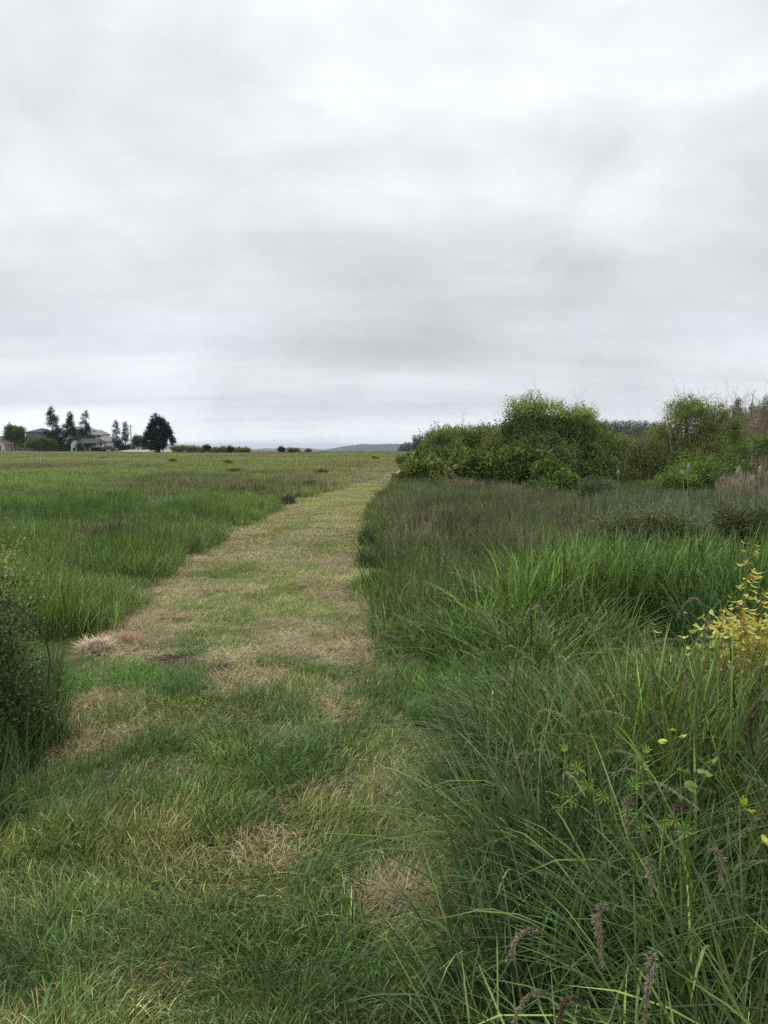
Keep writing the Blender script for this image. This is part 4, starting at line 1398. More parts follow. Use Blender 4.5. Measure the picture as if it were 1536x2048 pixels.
# (label, apex px, tip px, depth of the tip, colour)
hs_ = [('biggest drooping brown seed head, hanging low right of centre', (1222, 1762), (1203, 1925), 1.55, PUR, 46),
       ('long hanging brown seed head near the bottom edge', (1292, 1850), (1290, 2040), 1.45, PUR, 50),
       ('purple brown seed head bent to the left among bright cleavers', (1275, 1580), (1256, 1662), 1.9, PUR, 34),
       ('short narrow brown seed head right of the biggest drooping one', (1318, 1708), (1304, 1785), 1.7, PUR, 26),
       ('forked seed head curling down to the right at the right side', (1398, 1690), (1442, 1760), 1.7, PUR, 26),
       ('dark arching seed head on the right below the green leaves', (1392, 1595), (1345, 1665), 1.9, DRK, 30),
       ('brown seed head sweeping down to the left near the bottom', (1110, 1838), (1016, 1918), 1.65, PUR, 34),
       ('low seed head drooping left at the bottom edge', (1130, 1962), (1030, 2035), 1.55, PUR, 34),
       ('low seed head drooping at the bottom edge, right of its twin', (1178, 1980), (1122, 2044), 1.5, DRK, 30),
       ('pale seed head bowing left, topmost of the foreground grass', (1045, 1185), (1105, 1290), 3.0, TAN, 26),
       ('long arching seed head reaching left over the path edge', (820, 1285), (752, 1278), 3.4, PUR, 24),
       ('arching seed head over the path side just below the longest one', (860, 1330), (800, 1322), 3.3, PUR, 22),
       ('seed head sweeping left above the short green edge grass', (1000, 1262), (940, 1235), 3.1, PUR, 24),
       ('upright pale seed head in front of the bright reed grass, left one', (1303, 1330), (1303, 1252), 2.9, TAN, 26),
       ('upright pale seed head beside the yellow plant', (1402, 1300), (1414, 1243), 2.9, TAN, 26),
       ('thick upright pinkish seed head below the bright reed grass', (1362, 1420), (1372, 1342), 2.5, TAN, 30),
       ('arching seed head curving right towards the yellow plant', (1335, 1250), (1398, 1203), 3.0, PUR, 26),
       ('dark seed head arching right at the edge of the photo', (1480, 1432), (1545, 1425), 2.3, DRK, 30),
       ('upright brown seed stalk at the right edge of the tall grass', (1508, 1540), (1505, 1440), 2.2, DRK, 34),
       ('slender upright seed stalk in the middle of the tall grass', (1060, 1330), (1062, 1235), 3.0, DRK, 26)]
for i, (lb, ap, tp_, Y, C, nb) in enumerate(hs_):
    tip = P(tp_[0], tp_[1], Y)
    apx = P(ap[0], ap[1], Y + .03)
    rng = np.random.default_rng(210 + i)
    base = np.array([max(apx[0] + (.22 if tip[0] < apx[0] - .01 else -.06), float(pathR(Y)) + .2), Y + .12, 0])
    # control point so that the curve passes by the apex
    mid = apx * 1.0 + (apx - (base + tip) / 2) * .55
    mid[2] = max(mid[2], apx[2] + .12 * (apx[2] > tip[2]))
    seed_stalk(lb, base, mid, tip, 210 + i, C, int(nb * 1.3), .026 if nb < 40 else .036, .0052, .60, .010)

# ---- cleavers
def cleavers(lb, joints, Y, seed, size=.03):
    rng = np.random.default_rng(seed)
    pts = np.array([P(a, b_, Y + .04 * k) for k, (a, b_) in enumerate(joints)])
    base = pts[-1] + np.array([.05, .15, 0])
    base[2] = float(hgt(base[0], base[1]))
    root = thing('cleavers', tuple(base), lb, 'weed', 'bright green cleavers climbing through the tall grass')
    b = MB()
    b.tube(np.vstack([pts, (pts[-1] + base) / 2 + np.array([.03, 0, .05]), base]), .0018, 4, (0.12, 0.21, 0.04))
    part(b, 'stem', M_LEAF, root)
    for k, q in enumerate(pts):
        b = MB()
        ax = norm(pts[max(k - 1, 0)] - pts[min(k + 1, len(pts) - 1)])
        m = 8
        a = np.arange(m) / m * 2 * np.pi + rng.random()
        u = norm(np.cross(ax, [0.3, .2, 1]))
        v = np.cross(ax, u)
        D = np.cos(a)[:, None] * u + np.sin(a)[:, None] * v + ax * .35
        b.diamonds(np.repeat(q[None], m, 0), D, np.cross(D, ax), size * U(rng, m, .7, 1.1) * (1 if k else .6), .0042, np.array((0.13, 0.24, 0.045)) * np.exp(rng.normal(0, .12, (m, 1))), .1, .6)
        part(b, 'leaf_whorl', M_LEAF, root)


cleavers('cleavers stem with star shaped leaf whorls crossing the tall grass, the longest one', [(1130, 1497), (1155, 1538), (1176, 1570), (1208, 1595), (1252, 1624), (1290, 1660)], 1.9, 240)
cleavers('short side shoot of cleavers pointing up to the right', [(1292, 1500), (1283, 1530), (1268, 1570), (1252, 1625)], 1.95, 241)
cleavers('cleavers shoot running to the lower left of the long one', [(1120, 1616), (1145, 1595), (1176, 1572)], 1.88, 242)
cleavers('cleavers shoot low in the grass right of the bent purple seed head', [(1330, 1650), (1350, 1640), (1372, 1662)], 1.85, 243)

# ---- broad leaved weeds
def leafy_weed(lb, leaves_, Y, seed, C, size, name='broadleaf_weed', group='broad leaved weeds in the tall grass'):
    rng = np.random.default_rng(seed)
    pts = np.array([P(a, b_, Y) for a, b_ in leaves_])
    c = pts.mean(0)
    base = np.array([c[0], Y + .1, float(hgt(c[0], Y + .1))])
    root = thing(name, tuple(base), lb, 'weed', group)
    b = MB()
    b.tube(bezier(base, (base + c) / 2, c, 6), np.linspace(.004, .002, 6), 5, (0.10, 0.16, 0.05))
    for q in pts:
        b.tube(bezier(c - [0, 0, .02], (c + q) / 2, q, 4), .0012, 3, (0.10, 0.16, 0.05))
    part(b, 'stem', M_LEAF, root)
    for q in pts:
        f = MB()
        D0 = norm(q - c + np.array([0, -.02, .01]) + rng.normal(0, .02, 3))
        for a_, s_ in ((0, 1), (.7, .72), (-.7, .72)):
            D = D0 + a_ * np.cross(D0, [0, .3, 1])
            f.leaves(q[None], D[None], np.cross(D, [0, -.4, 1])[None], np.array([size * s_]), np.array([size * .62 * s_]), np.array(C) * np.exp(rng.normal(0, .1)), .25, .12)
        part(f, 'leaf', M_LEAF, root)


leafy_weed('yellow green lobed leaves above the bent purple seed heads', [(1330, 1478), (1358, 1474), (1342, 1460)], 2.1, 250, (0.36, 0.42, 0.08), .030)
leafy_weed('yellow green lobed leaves at the right edge of the tall grass', [(1488, 1610), (1506, 1622), (1524, 1668)], 1.9, 251, (0.33, 0.40, 0.08), .032)
leafy_weed('soft green bramble leaves in the middle of the tall grass at the right', [(1372, 1545), (1395, 1538), (1412, 1528), (1380, 1560)], 2.1, 252, (0.10, 0.19, 0.06), .045)

# ---- yellow plant at the right edge
rng = np.random.default_rng(260)
Yy = 4.4
root = thing('yellow_plant', (PX(1500, Yy), Yy, float(hgt(PX(1500, Yy), Yy))), 'tall weed with bright yellow withered leaves at the right edge', 'plant')
b = MB()
f = MB()
for (x0, yt, dY) in ((1503, 1078, 0), (1470, 1190, -.1), (1525, 1175, .1), (1440, 1200, .05), (1550, 1160, 0), (1490, 1230, -.2), (1575, 1200, 0)):
    top = P(x0, yt, Yy + dY)
    bs = np.array([top[0] + rng.normal(0, .07), Yy + dY + rng.normal(0, .06), 0.0])
    pts = bezier(bs, (bs + top) / 2 + rng.normal(0, .02, 3), top, 10)
    b.tube(pts, np.linspace(.005, .002, 10), 5, (0.20, 0.17, 0.06))
    m = int(22 + 46 * top[2])
    t = U(rng, m, .38, 1.0)
    q = np.stack([np.interp(t * 9, np.arange(10), pts[:, j]) for j in range(3)], -1)
    a = rng.random(m) * 6.28
    D = np.stack([np.cos(a), np.sin(a), U(rng, m, -1.3, .1)], -1)
    sz = (.024 + .032 * rng.random(m)) * (1.3 - t) ** .5
    cc = mixc((0.43, 0.41, 0.13), (0.24, 0.32, 0.085), rng.random(m) * (.3 + .6 * t))
    cc = np.where((rng.random(m) < .06)[:, None], np.array([.40, .32, .12]), cc)
    q2 = q + norm(D) * .03
    for u_, v_ in zip(q, q2):
        b.tube(np.array([u_, v_]), .001, 3, (0.24, 0.22, 0.06))
    f.leaves(q2, D, np.cross(D, [0, 0, 1.]) + rng.normal(0, .5, D.shape), sz * 1.3, sz * .62, cc, .6, .25)
# broad mass of yellow leaves low down
m = 620
q = np.stack([rng.normal(PX(1515, Yy), .15, m), Yy + rng.normal(0, .14, m), .22 + .42 * rng.random(m) ** .9], -1)
D = np.stack([rng.normal(0, 1, m), rng.normal(-.5, .8, m), rng.normal(-.6, .6, m)], -1)
for q_, d0 in zip(q[::3], norm(D)[::3]):
    b.tube(bezier(q_, q_ - d0 * .03 - np.array([0, 0, .05]), np.array([q_[0] * .6 + .4 * PX(1515, Yy), Yy, q_[2] - .16]), 5), .0012, 3, (0.24, 0.24, 0.07))
cc = mixc((0.42, 0.41, 0.14), (0.20, 0.29, 0.075), rng.random(m))
cc = np.where((rng.random(m) < .08)[:, None], np.array([.42, .33, .13]), cc)
sz = .022 + .03 * rng.random(m)
f.leaves(q, D, np.cross(D, [0, 0, 1.]) + rng.normal(0, .6, D.shape), sz * 1.3, sz * .75, cc, .6, .25)
part(b, 'stem', M_LEAF, root)
part(f, 'leaves', M_LEAF, root)
b = MB()
n = 420
bs = np.stack([rng.normal(0, .17, n), rng.normal(-.08, .15, n), np.zeros(n)], -1)
b.blades(bs, rng.random(n) * 6.28, U(rng, n, .30, .62), U(rng, n, .003, .006), np.radians(U(rng, n, 2, 35)), np.radians(U(rng, n, 30, 150)),
         mixc((0.46, 0.37, 0.12), (0.20, 0.26, 0.06), rng.random(n)), 7, rng=rng)
o = b.obj('yellow_grass_tuft', M_DRY)
o.location = (PX(1478, Yy - .1), Yy - .1, float(hgt(PX(1478, Yy), Yy)))
tag(o, 'withered yellow grass tuft curling round the foot of the yellow plant', 'grass tuft')

# ---- hay heaps
def hay(lb, x, y, w, h, seed, C=(0.46, 0.34, 0.20), n=1500):
    rng = np.random.default_rng(seed)
    g_ = G(x, y)
    q = disc(n, 1.0, rng)
    r2 = np.hypot(q[:, 0], q[:, 1])
    q[:, 0] *= w
    q[:, 1] *= w * .8
    q[:, 2] = h * np.clip(1 - r2 ** 1.6, 0, 1) * (.55 + .45 * rng.random(n)) * (.7 + .6 * vnoise(q[:, 0] * 9 + 4, q[:, 1] * 9))
    b = MB()
    b.blades(q, rng.random(n) * 6.28, U(rng, n, .05, .16), U(rng, n, .002, .004), np.radians(U(rng, n, 50, 100)), np.radians(U(rng, n, -20, 50)),
             np.array(C) * np.exp(rng.normal(0, .25, (n, 1))), 4, rng=rng)
    o = b.obj('hay_heap', M_DRY)
    o.location = (g_[0], g_[1], float(hgt(g_[0], g_[1])) + .01)
    tag(o, lb, 'hay heap', 'heaps of cut hay')


hay('pale rounded heap of cut hay beside the left edge of the path', 196, 1306, .13, .065, 270, (0.66, 0.54, 0.39), 1300)
hay('thin smear of hay joining the heap to the path', 245, 1290, .15, .05, 271, n=900)
hay('flat spill of orange brown straw in the lawn, nearest to the tall grass', 800, 1800, .11, .03, 272, (0.36, 0.30, 0.19), 700)

# ================================================================== houses, car, pole
M_WHITEW = plain_mat('pale_siding', (0.66, 0.66, 0.66), 0.7, 1.5, .12)
M_BRICK = plain_mat('brown_wall', (0.21, 0.155, 0.12), 0.9, 2.5, .3)
M_DROOF = plain_mat('dark_roof', (0.055, 0.058, 0.068), 0.85, 1.2, .35)
M_BROOF = plain_mat('brown_roof', (0.12, 0.095, 0.082), 0.9, 1.2, .35)
M_GROOF = plain_mat('grey_roof', (0.23, 0.225, 0.22), 0.9, 1.2, .25)
M_TRIM = plain_mat('trim', (0.55, 0.54, 0.51), 0.6)
M_DARK = plain_mat('dark_opening', (0.03, 0.03, 0.032), 0.5)
M_GLASS = plain_mat('window_glass', (0.05, 0.06, 0.07), 0.08, spec=0.8)
M_TIMBER = plain_mat('dark_timber', (0.09, 0.07, 0.055), 0.85, 4, .4)
M_TEAL = plain_mat('teal_paint', (0.10, 0.25, 0.27), 0.5, 2, .2)
M_CAR = plain_mat('dark_car_paint', (0.03, 0.035, 0.045), 0.25, spec=0.6)
M_RUB = plain_mat('rubber', (0.02, 0.02, 0.02), 0.8)
M_METAL = plain_mat('metal', (0.5, 0.5, 0.5), 0.35, metallic=1.0)


def hip(mb, x0, x1, y0, y1, z0, z1, over=.35, inset=None, t=.18):
    """hip roof with thick eaves; inset = how far the ridge ends stand in from the sides (0 = gable)"""
    X0, X1, Y0, Y1 = x0 - over, x1 + over, y0 - over, y1 + over
    ym = (Y0 + Y1) / 2
    i = (Y1 - Y0) / 2 if inset is None else inset
    if X1 - X0 < 2 * i + .2:
        i = (X1 - X0) / 2 - .1
    V = [(X0, Y0, z0), (X1, Y0, z0), (X1, Y1, z0), (X0, Y1, z0), (X0, Y0, z0 + t), (X1, Y0, z0 + t), (X1, Y1, z0 + t), (X0, Y1, z0 + t), (X0 + i, ym, z1), (X1 - i, ym, z1)]
    mb.add(V, [(3, 2, 1, 0), (0, 1, 5, 4), (1, 2, 6, 5), (2, 3, 7, 6), (3, 0, 4, 7), (4, 5, 9, 8), (6, 7, 8, 9)], [(5, 6, 9), (7, 4, 8)])


def win(root, xc, zc, w, h, y, name='window'):
    b = MB()
    b.box(xc - w / 2 - .08, xc + w / 2 + .08, y - .06, y + .02, zc - h / 2 - .08, zc + h / 2 + .08)
    f = part(b, name, M_TRIM, root, False)
    b = MB()
    for k in (0, 1):
        xa = xc - w / 2 + k * (w / 2 + .02)
        b.box(xa, xa + w / 2 - .02, y - .075, y - .062, zc - h / 2, zc + h / 2)
    o = MB()
    o.V, o.Q, o.T, o.C, o.n = b.V, b.Q, b.T, b.C, b.n
    part(o, 'pane', M_GLASS, f, False)


def house(lb, blocks, wins, wallm, roofm, name='house', cat='house'):
    """blocks: (x0px, x1px, eave px, ridge px, front Y, depth m, base z, inset)"""
    x0, Yf = PX(blocks[0][0], blocks[0][4]), blocks[0][4]
    root = thing(name, (PX((blocks[0][0] + blocks[0][1]) / 2, Yf), Yf, 0), lb, cat)
    for (a, b_, ev, rg, Y, dep, zb, ins) in blocks:
        xa, xb, ze, zr = PX(a, Y), PX(b_, Y), PZ(ev, Y), PZ(rg, Y + dep / 2)
        m = MB()
        m.box(xa, xb, Y, Y + dep, zb, ze - .002)
        part(m, 'wall', wallm, root, False)
        m = MB()
        hip(m, xa, xb, Y, Y + dep, ze, zr, .45, ins)
        part(m, 'roof', roofm, root, False)
        m = MB()
        m.box(xa - .46, xb + .46, Y - .50, Y - .46, ze - .12, ze + .10)
        part(m, 'gutter', M_TRIM if roofm is not M_DROOF else M_DARK, root, False)
    for (a, yy, w_, h_, Y) in wins:
        win(root, PX(a, Y), PZ(yy, Y), w_, h_, Y)
    return root


h1 = house('brown house with a dark hipped roof behind the far left trees', [(53, 98, 865.5, 856, 284, 9, 0, None)],
           [(60, 869.5, 1.6, 1.2, 284), (76, 869, 2.6, 1.1, 284), (90, 870, 1.5, 1.1, 284)], M_BRICK, M_DROOF)
h2 = house('long low house with a brown roof between the ragged pine and the carport', [(92, 141, 885, 873.5, 266, 9, 0, 2.0), (64, 93, 888, 880, 268, 7, 0, 0)],
           [(103, 890.5, 1.6, .9, 266), (113, 890.5, 1.6, .9, 266), (74, 892, 1.5, .8, 268)], M_TIMBER, M_BROOF)
h3 = house('large pale two storey house with grey roofs and a white garage', [(196, 226, 882.5, 873, 288, 9, 0, 3.0), (182, 206, 869.5, 859.5, 294, 8, 3.0, 3.2), (126, 186, 862.5, 852, 300, 9, 0, None), (120, 150, 879, 871, 290, 8, 0, 2)],
           [(150, 867.5, 1.7, 1.2, 300), (163, 867.5, 1.7, 1.2, 300), (189, 872.5, 1.4, .9, 294), (198, 872.5, 1.4, .9, 294), (134, 884, 1.5, 1.0, 290), (202, 888, .9, 1.0, 288)], M_WHITEW, M_GROOF)
b = MB()
ga, gb = PX(208, 288), PX(223, 288)
b.box(ga, gb, 287.93, 287.99, 0, 2.3)
d_ = part(b, 'garage_door', M_TRIM, h3, False)
h4 = house('low house with a brown roof cut off by the left edge of the photo', [(-42, 17, 882, 872, 272, 9, 0, 2)], [(3, 889, 1.5, 1.0, 272)], M_TIMBER, M_BROOF)
# white gabled front on the far left
root = thing('small_house', (PX(0, 262), 262, 0), 'small white gable fronted shed at the left edge of the photo', 'shed')
xa, xb, zt, ze = PX(-12, 262), PX(10, 262), PZ(880, 262), PZ(887, 262)
m = MB()
m.add([(xa, 262, 0), (xb, 262, 0), (xb, 262, ze), ((xa + xb) / 2, 262, zt), (xa, 262, ze), (xa, 268, 0), (xb, 268, 0), (xb, 268, ze), ((xa + xb) / 2, 268, zt), (xa, 268, ze)],
      [(0, 5, 9, 4), (1, 2, 7, 6), (5, 6, 7, 9)], [(0, 1, 2), (0, 2, 4), (4, 2, 3), (9, 7, 8)])
part(m, 'wall', M_WHITEW, root, False)
m = MB()
for sx in (-1, 1):
    xm, xe = (xa + xb) / 2, ((xa + xb) / 2 + sx * ((xb - xa) / 2 + .4))
    ze2 = ze - .4 * (zt - ze) / ((xb - xa) / 2)
    m.add([(xm, 261.6, zt + .12), (xe, 261.6, ze2 + .12), (xe, 268.4, ze2 + .12), (xm, 268.4, zt + .12), (xm, 261.6, zt + .002), (xe, 261.6, ze2 + .002), (xe, 268.4, ze2 + .002), (xm, 268.4, zt + .002)],
          [(0, 1, 2, 3), (4, 7, 6, 5), (0, 4, 5, 1), (1, 5, 6, 2), (2, 6, 7, 3)])
part(m, 'roof', M_BROOF, root, False)
m = MB()
m.box((xa + xb) / 2 - .45, (xa + xb) / 2 + .45, 261.94, 261.99, .02, 2.0)
part(m, 'door', M_TIMBER, root, False)
# low pale garden wall
m = MB()
m.box(PX(11, 258), PX(66, 258), 258, 258.25, -.2, PZ(889, 258))
m.box(PX(11, 258) - .05, PX(66, 258) + .05, 257.95, 258.30, PZ(889, 258) + .002, PZ(889, 258) + .12, (.7, .7, .7))
tag(m.obj('garden_wall', plain_mat('wall_render', (0.33, 0.29, 0.23), .9, 1.5, .35, attr=True), None, False), 'low pale wall under the round leafy tree at the far left', 'wall')

# carport with dark roof on posts
root = thing('carport', (PX(170, 256), 256, 0), 'open carport with a long dark roof on timber posts', 'carport')
xa, xb = PX(147, 256), PX(197, 256)
m = MB()
hip(m, xa, xb, 256, 263, PZ(887.5, 256), PZ(877, 259.5), .3, 1.0, .25)
part(m, 'roof', M_DROOF, root, False)
for i in range(6):
    for yy in (256.2, 262.6):
        m = MB()
        xx = xa + .2 + (xb - xa - .4) * i / 5
        m.box(xx - .12, xx + .12, yy, yy + .24, -.1, PZ(887.5, 256) - .002)
        part(m, 'post', M_TIMBER, root, False)
m = MB()
m.box(xa + 3, xb - .5, 262.9, 263.0, 0, 1.5)
part(m, 'back_wall', M_TIMBER, root, False)
# white gable annex at left end of carport
root = thing('white_shed', (PX(147, 254), 254, 0), 'tiny white gabled shed at the left end of the carport', 'shed')
xa, xb, ze, zt = PX(142, 254), PX(154, 254), PZ(887, 254), PZ(880.5, 254)
m = MB()
m.add([(xa, 254, 0), (xb, 254, 0), (xb, 254, ze), ((xa + xb) / 2, 254, zt), (xa, 254, ze), (xa, 255.6, 0), (xb, 255.6, 0), (xb, 255.6, ze), ((xa + xb) / 2, 255.6, zt), (xa, 255.6, ze)],
      [(0, 5, 9, 4), (1, 2, 7, 6)], [(0, 1, 2), (0, 2, 4), (4, 2, 3), (5, 7, 6), (5, 9, 7), (9, 8, 7), ])
part(m, 'wall', M_WHITEW, root, False)
m = MB()
for sx in (-1, 1):
    xm, xe = (xa + xb) / 2, (xa + xb) / 2 + sx * ((xb - xa) / 2 + .25)
    m.add([(xm, 253.8, zt + .1), (xe, 253.8, ze - .15), (xe, 255.7, ze - .15), (xm, 255.7, zt + .1), (xm, 253.8, zt + .01), (xe, 253.8, ze - .24), (xe, 255.7, ze - .24), (xm, 255.7, zt + .01)],
          [(0, 1, 2, 3), (4, 7, 6, 5), (0, 4, 5, 1), (1, 5, 6, 2)])
part(m, 'roof', M_GROOF, root, False)
m = MB()
m.box((xa + xb) / 2 - .4, (xa + xb) / 2 + .4, 253.94, 253.99, .02, 1.4)
part(m, 'door', M_DARK, root, False)
# pale awning
root = thing('awning', (PX(135, 262), 262, 0), 'pale sloping awning at the right end of the long brown roofed house', 'awning')
xa, xb = PX(126, 262), PX(143, 262)
m = MB()
m.add([(xa, 264.5, PZ(883.5, 262)), (xb - .9, 264.5, PZ(883.5, 262)), (xb, 261, PZ(891, 262)), (xa + .6, 261, PZ(891, 262)), (xa, 264.5, PZ(883.5, 262) - .06), (xb - .9, 264.5, PZ(883.5, 262) - .06), (xb, 261, PZ(891, 262) - .06), (xa + .6, 261, PZ(891, 262) - .06)],
      [(0, 1, 2, 3), (4, 7, 6, 5), (0, 3, 7, 4), (1, 5, 6, 2), (2, 6, 7, 3)])
part(m, 'canopy', plain_mat('awning_cloth', (0.55, 0.52, 0.44), .8), root, False)
for xx in (xa + .8, xb - .1):
    m = MB()
    m.tube([(xx, 261.1, -.1), (xx, 261.1, PZ(891, 262) - .07)], .05, 6)
    part(m, 'post', M_TRIM, root)

# teal sheds
for i, (a, b_, ev, rg, lb) in enumerate([(236, 263, 891, 886, 'low teal roofed shed behind the pair of thin pines'), (284, 299, 892, 889, 'small dark teal shed between the small round tree and the lone dark tree')]):
    Y = 276
    root = thing('teal_shed', (PX((a + b_) / 2, Y), Y, 0), lb, 'shed', 'teal sheds beyond the gravel bank')
    m = MB()
    m.box(PX(a, Y), PX(b_, Y), Y, Y + 4, 0, PZ(ev, Y) - .002)
    part(m, 'wall', M_TIMBER, root, False)
    m = MB()
    hip(m, PX(a, Y), PX(b_, Y), Y, Y + 4, PZ(ev, Y), PZ(rg, Y + 2), .3, 0.01)
    part(m, 'roof', M_TEAL if i == 0 else M_DROOF, root, False)
    m = MB()
    m.box(PX((a + b_) / 2, Y) - .6, PX((a + b_) / 2, Y) + .6, Y - .06, Y - .01, 0, 1.0)
    part(m, 'door', M_DARK, root, False)

# car
Yc = 248
cx = PX(217, Yc)
root = thing('parked_car', (cx, Yc, .35), 'dark parked car in front of the white garage', 'car')
prof_ = [(-2.15, .35), (-2.2, .75), (-1.95, .98), (-1.35, 1.05), (-.85, 1.52), (.75, 1.58), (1.25, 1.10), (2.0, .95), (2.2, .70), (2.18, .35)]
m = MB()
V = [(cx + a, Yc + s_ * .85, .35 + z_) for s_ in (-1, 1) for a, z_ in prof_]
n_ = len(prof_)
m.add(V, [(i, i + 1, n_ + i + 1, n_ + i) for i in range(n_ - 1)] + [(0, n_, 2 * n_ - 1, n_ - 1)] + [(o_ + 0, o_ + 1, o_ + 8, o_ + 9) for o_ in (0, n_)] + [(o_ + 1, o_ + 2, o_ + 7, o_ + 8) for o_ in (0, n_)] + [(o_ + 2, o_ + 3, o_ + 6, o_ + 7) for o_ in (0, n_)] + [(o_ + 3, o_ + 4, o_ + 5, o_ + 6) for o_ in (0, n_)])
body = part(m, 'body', M_CAR, root, False)
m = MB()
m.add([(cx - 1.2, Yc - .86, 1.44), (cx - .82, Yc - .86, 1.82), (cx + .7, Yc - .86, 1.87), (cx + 1.1, Yc - .86, 1.48)], [(0, 3, 2, 1)])
part(m, 'window', M_GLASS, root, False)
for sx in (-1.35, 1.35):
    for sy in (-.8, .8):
        m = MB()
        m.tube([(cx + sx, Yc + sy - .11, .68), (cx + sx, Yc + sy - .10, .68), (cx + sx, Yc + sy + .10, .68), (cx + sx, Yc + sy + .11, .68)], [.02, .33, .33, .02], 16)
        part(m, 'wheel', M_RUB, root)
for sy in (-.6, .6):
    m = MB()
    m.box(cx + 2.16, cx + 2.22, Yc + sy - .15, Yc + sy + .15, .95, 1.08)
    part(m, 'headlight', M_TRIM, root, False)

# utility pole
Yp = 250
xp = PX(262.5, Yp)
root = thing('utility_pole', (xp, Yp, 0), 'wooden utility pole just right of the pair of thin pines', 'pole')
m = MB()
m.tube([(xp, Yp, -.3), (xp, Yp, PZ(850, Yp))], [.17, .12], 8, (1.3, 1.2, 1.1))
part(m, 'pole', M_BARK, root)
m = MB()
m.box(xp - .9, xp + .9, Yp - .22, Yp - .13, PZ(853, Yp), PZ(853, Yp) + .14, (1.3, 1.2, 1.1))
part(m, 'crossarm', M_BARK, root, False)
xp2 = PX(21, 262)
root = thing('antenna_mast', (xp2, 262, 0), 'thin mast rising above the round leafy tree at the far left', 'mast')
m = MB()
m.tube([(xp2, 262, -.1), (xp2, 262, PZ(841, 262))], .06, 6)
part(m, 'mast', M_METAL, root)
m = MB()
m.box(xp2 - .3, xp2 + .3, 261.9, 261.94, PZ(844, 262), PZ(844, 262) + .05)
part(m, 'crossbar', M_METAL, root, False)

# raised gravel bank between the houses and the lone tree
m = MB()
nx_ = 60
X = np.linspace(PX(222, 250), PX(412, 250), nx_)
prof2 = [(-4.5, -.1), (-2.0, .75), (-.6, 1.0), (3.0, 1.05), (6, .2)]
hb = smooth(0, 6, X - X[0]) * (1 - .75 * smooth(PX(330, 250), X[-1], X)) * (.85 + .2 * vnoise(X * .4, 1.0)) * .78
V = np.array([[(x_, 250 + a, z_ * h_ + float(0)) for a, z_ in prof2] for x_, h_ in zip(X, hb)])
idx = np.arange(nx_ * 5).reshape(nx_, 5)
m.add(V.reshape(-1, 3), np.stack([idx[:-1, :-1], idx[1:, :-1], idx[1:, 1:], idx[:-1, 1:]], -1).reshape(-1, 4))
tag(m.obj('gravel_bank', plain_mat('pale_gravel', (0.42, 0.38, 0.33), .95, .8, .3)), kind='structure')

# ================================================================== far wood on the right and distant hills
def wood(name, x0p, x1p, Y, depth, topf, seed, n, C, hpx_jit=3.0, kind='stuff'):
    """dark mass of conifers and bushes, one object"""
    rng = np.random.default_rng(seed)
    f = MB()
    xs_ = np.linspace(x0p, x1p, n) + rng.normal(0, (x1p - x0p) / n * .5, n)
    for xp_ in xs_:
        Y_ = Y + rng.random() * depth
        X_ = PX(xp_, Y_)
        z0 = float(hgt(X_, Y_))
        H = PZ(topf(xp_) + rng.normal(0, hpx_jit), Y_) - z0
        r_ = H * U(rng, 1, .13, .20)[0]
        k = 9
        t = np.linspace(0, 1, k) ** .9
        rr = r_ * (1 - t) ** .8 * (1 + .35 * rng.normal(0, .5, k)) + .02
        a = np.linspace(0, 2 * np.pi, 8)[:-1]
        # ragged cone built of drooping tiers
        m_ = 85
        hh = rng.random(m_) ** .8
        az = rng.random(m_) * 6.28
        rad = r_ * (1.02 - hh) ** .8 * U(rng, m_, .3, 1.0)
        pts = np.stack([X_ + np.cos(az) * rad, Y_ + np.sin(az) * rad, z0 + H * hh * .97], -1)
        D = np.stack([np.cos(az), np.sin(az), U(rng, m_, -.5, .2)], -1)
        f.diamonds(pts, D, np.cross(D, [0, 0, 1.]) + rng.normal(0, .4, D.shape), H * .12 * (1.25 - hh), H * .085 * (1.25 - hh), np.asarray(C) * np.exp(rng.normal(0, .3, (m_, 1))), .3)
        f.tube([(X_, Y_, z0), (X_, Y_, z0 + H)], [H * .03, .02], 4, np.asarray(C))
    o = f.obj(name, M_NEEDLE)
    return tag(o, kind=kind)


wood('far_conifer_wood', 830, 1330, 520, 60, lambda x: np.interp(x, [830, 870, 935, 985, 1190, 1260, 1330], [872, 857, 851, 850, 843, 840, 844]), 301, 460, (0.030, 0.048, 0.034), 2.0)
wood('far_conifer_wood', 1290, 1700, 300, 50, lambda x: np.interp(x, [1290, 1450, 1700], [862, 830, 815]), 302, 120, (0.028, 0.042, 0.026), 6.0)
wood('far_broadleaf_wood', 797, 860, 400, 40, lambda x: np.interp(x, [797, 806, 830, 860], [893, 884, 881, 876]), 303, 60, (0.034, 0.055, 0.034), 1.5)
conifer('fir_tree', 'single fir rising above the small distant wood beside the far end of the path', 829, 870, 410, 6, 304, None, gap=.1, dense=.6, leafL=1.2, C=(0.03, 0.045, 0.03))
CG2 = 'dark conifers at the right edge'
conifer('spruce_tree', 'dark spruce behind the dead trees, its tip right of the willow', 1473, 796, 62, 22, 305, CG2, gap=.30, dense=1.1, leafL=.34, C=(0.052, 0.068, 0.05))
conifer('spruce_tree', 'dark spruce behind the tallest dead tree', 1502, 808, 64, 20, 306, CG2, gap=.30, dense=1.1, leafL=.34, C=(0.052, 0.068, 0.05))
conifer('spruce_tree', 'dark spruce cut by the right edge of the photo', 1532, 790, 60, 26, 307, CG2, gap=.30, dense=1.1, leafL=.34, C=(0.052, 0.068, 0.05))
conifer('spruce_tree', 'small dark spruce close behind the right side of the willow', 1446, 818, 60, 18, 308, CG2, gap=.2, dense=1.1, leafL=.32, C=(0.035, 0.055, 0.034))


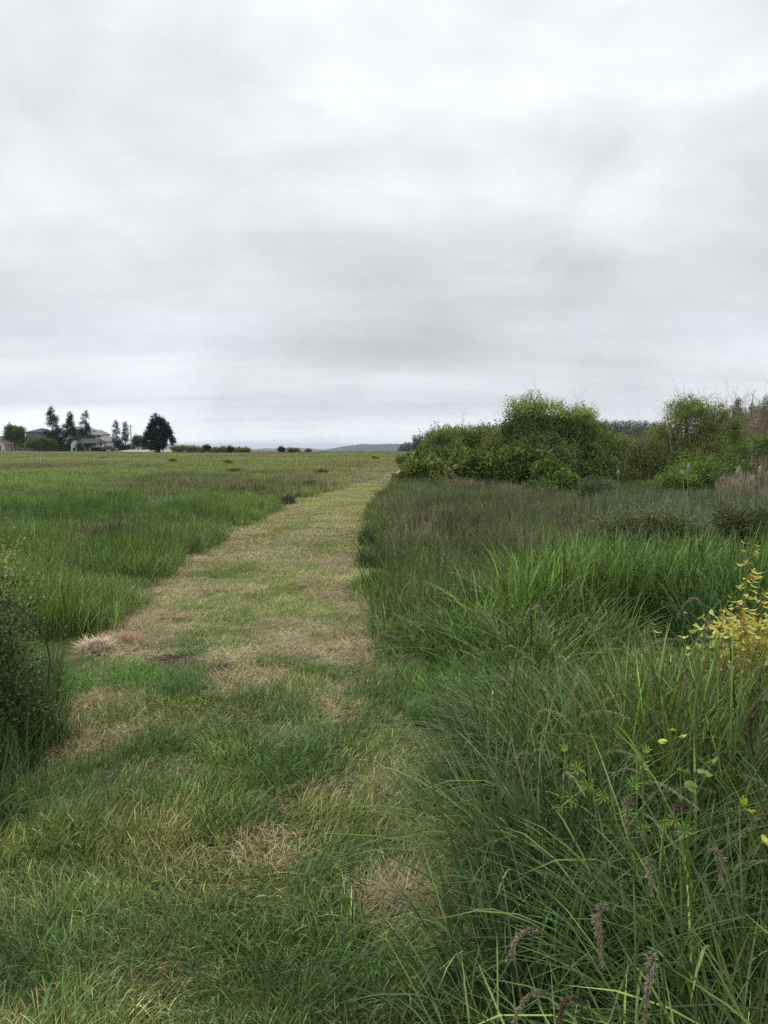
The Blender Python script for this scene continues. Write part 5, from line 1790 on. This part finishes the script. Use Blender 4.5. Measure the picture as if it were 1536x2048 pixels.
def ridge(name, pts_, Y, depth, seed, C, amp):
    x = np.linspace(pts_[0][0], pts_[-1][0], 420)
    top = np.interp(x, [p_[0] for p_ in pts_], [p_[1] for p_ in pts_])
    X = (x - 768) / FPX * Y
    Ht = (893.9 - top) / FPX * Y
    Ht = Ht + amp * (fbm(X, X * 0, Y * .01, seed) - .5) + amp * .6 * (vnoise(X / (Y * .0016), 3.1) - .5)
    rows = 14
    V = []
    for j in range(rows):
        t = j / (rows - 1)
        s_ = math.sin(math.pi * min(1, t * 1.15)) if t < .87 else 0
        prof_ = math.sin(math.pi * t) ** .8
        V.append(np.stack([X, np.full_like(X, Y + depth * (t - .5)) + 30 * vnoise(X / 90, j), -45 + (Ht + 45) * prof_ + amp * .25 * (vnoise(X / (Y * .002), j * 1.7) - .5)], -1))
    V = np.array(V)
    idx = np.arange(rows * len(x)).reshape(rows, len(x))
    m = MB()
    m.add(V.reshape(-1, 3), np.stack([idx[:-1, :-1], idx[:-1, 1:], idx[1:, 1:], idx[1:, :-1]], -1).reshape(-1, 4))
    tag(m.obj(name, plain_mat(name + '_forest', C, .95, .03, .4)), kind='structure')


ridge('hills', [(640, 903), (655, 898), (680, 893), (715, 888.5), (760, 887.5), (800, 887.5), (840, 887), (900, 890), (1000, 892), (1100, 900)], 4200, 900, 311, (0.030, 0.042, 0.030), 5)
ridge('far_hills', [(250, 903), (290, 890), (318, 886), (340, 888), (380, 890), (405, 896), (440, 900), (500, 898), (540, 896.5), (600, 896), (640, 898.5), (690, 902)], 7000, 1200, 312, (0.05, 0.06, 0.05), 10)

# ================================================================== haze
hz = bpy.data.materials.new('haze')
hz.use_nodes = True
q = NG(hz.node_tree)
hz.node_tree.nodes.clear()
pv = q.n('ShaderNodeVolumePrincipled', None, Density=0.0001, Anisotropy=0.2)
pv.inputs['Color'].default_value = (0.74, 0.85, 1.0, 1)
q.n('ShaderNodeOutputMaterial', None, Volume=pv)
m = MB()
m.box(-15500, 15500, -600, 15900, -62, 50)
hb_ = m.obj('haze', hz, None, False)
tag(hb_, kind='stuff')
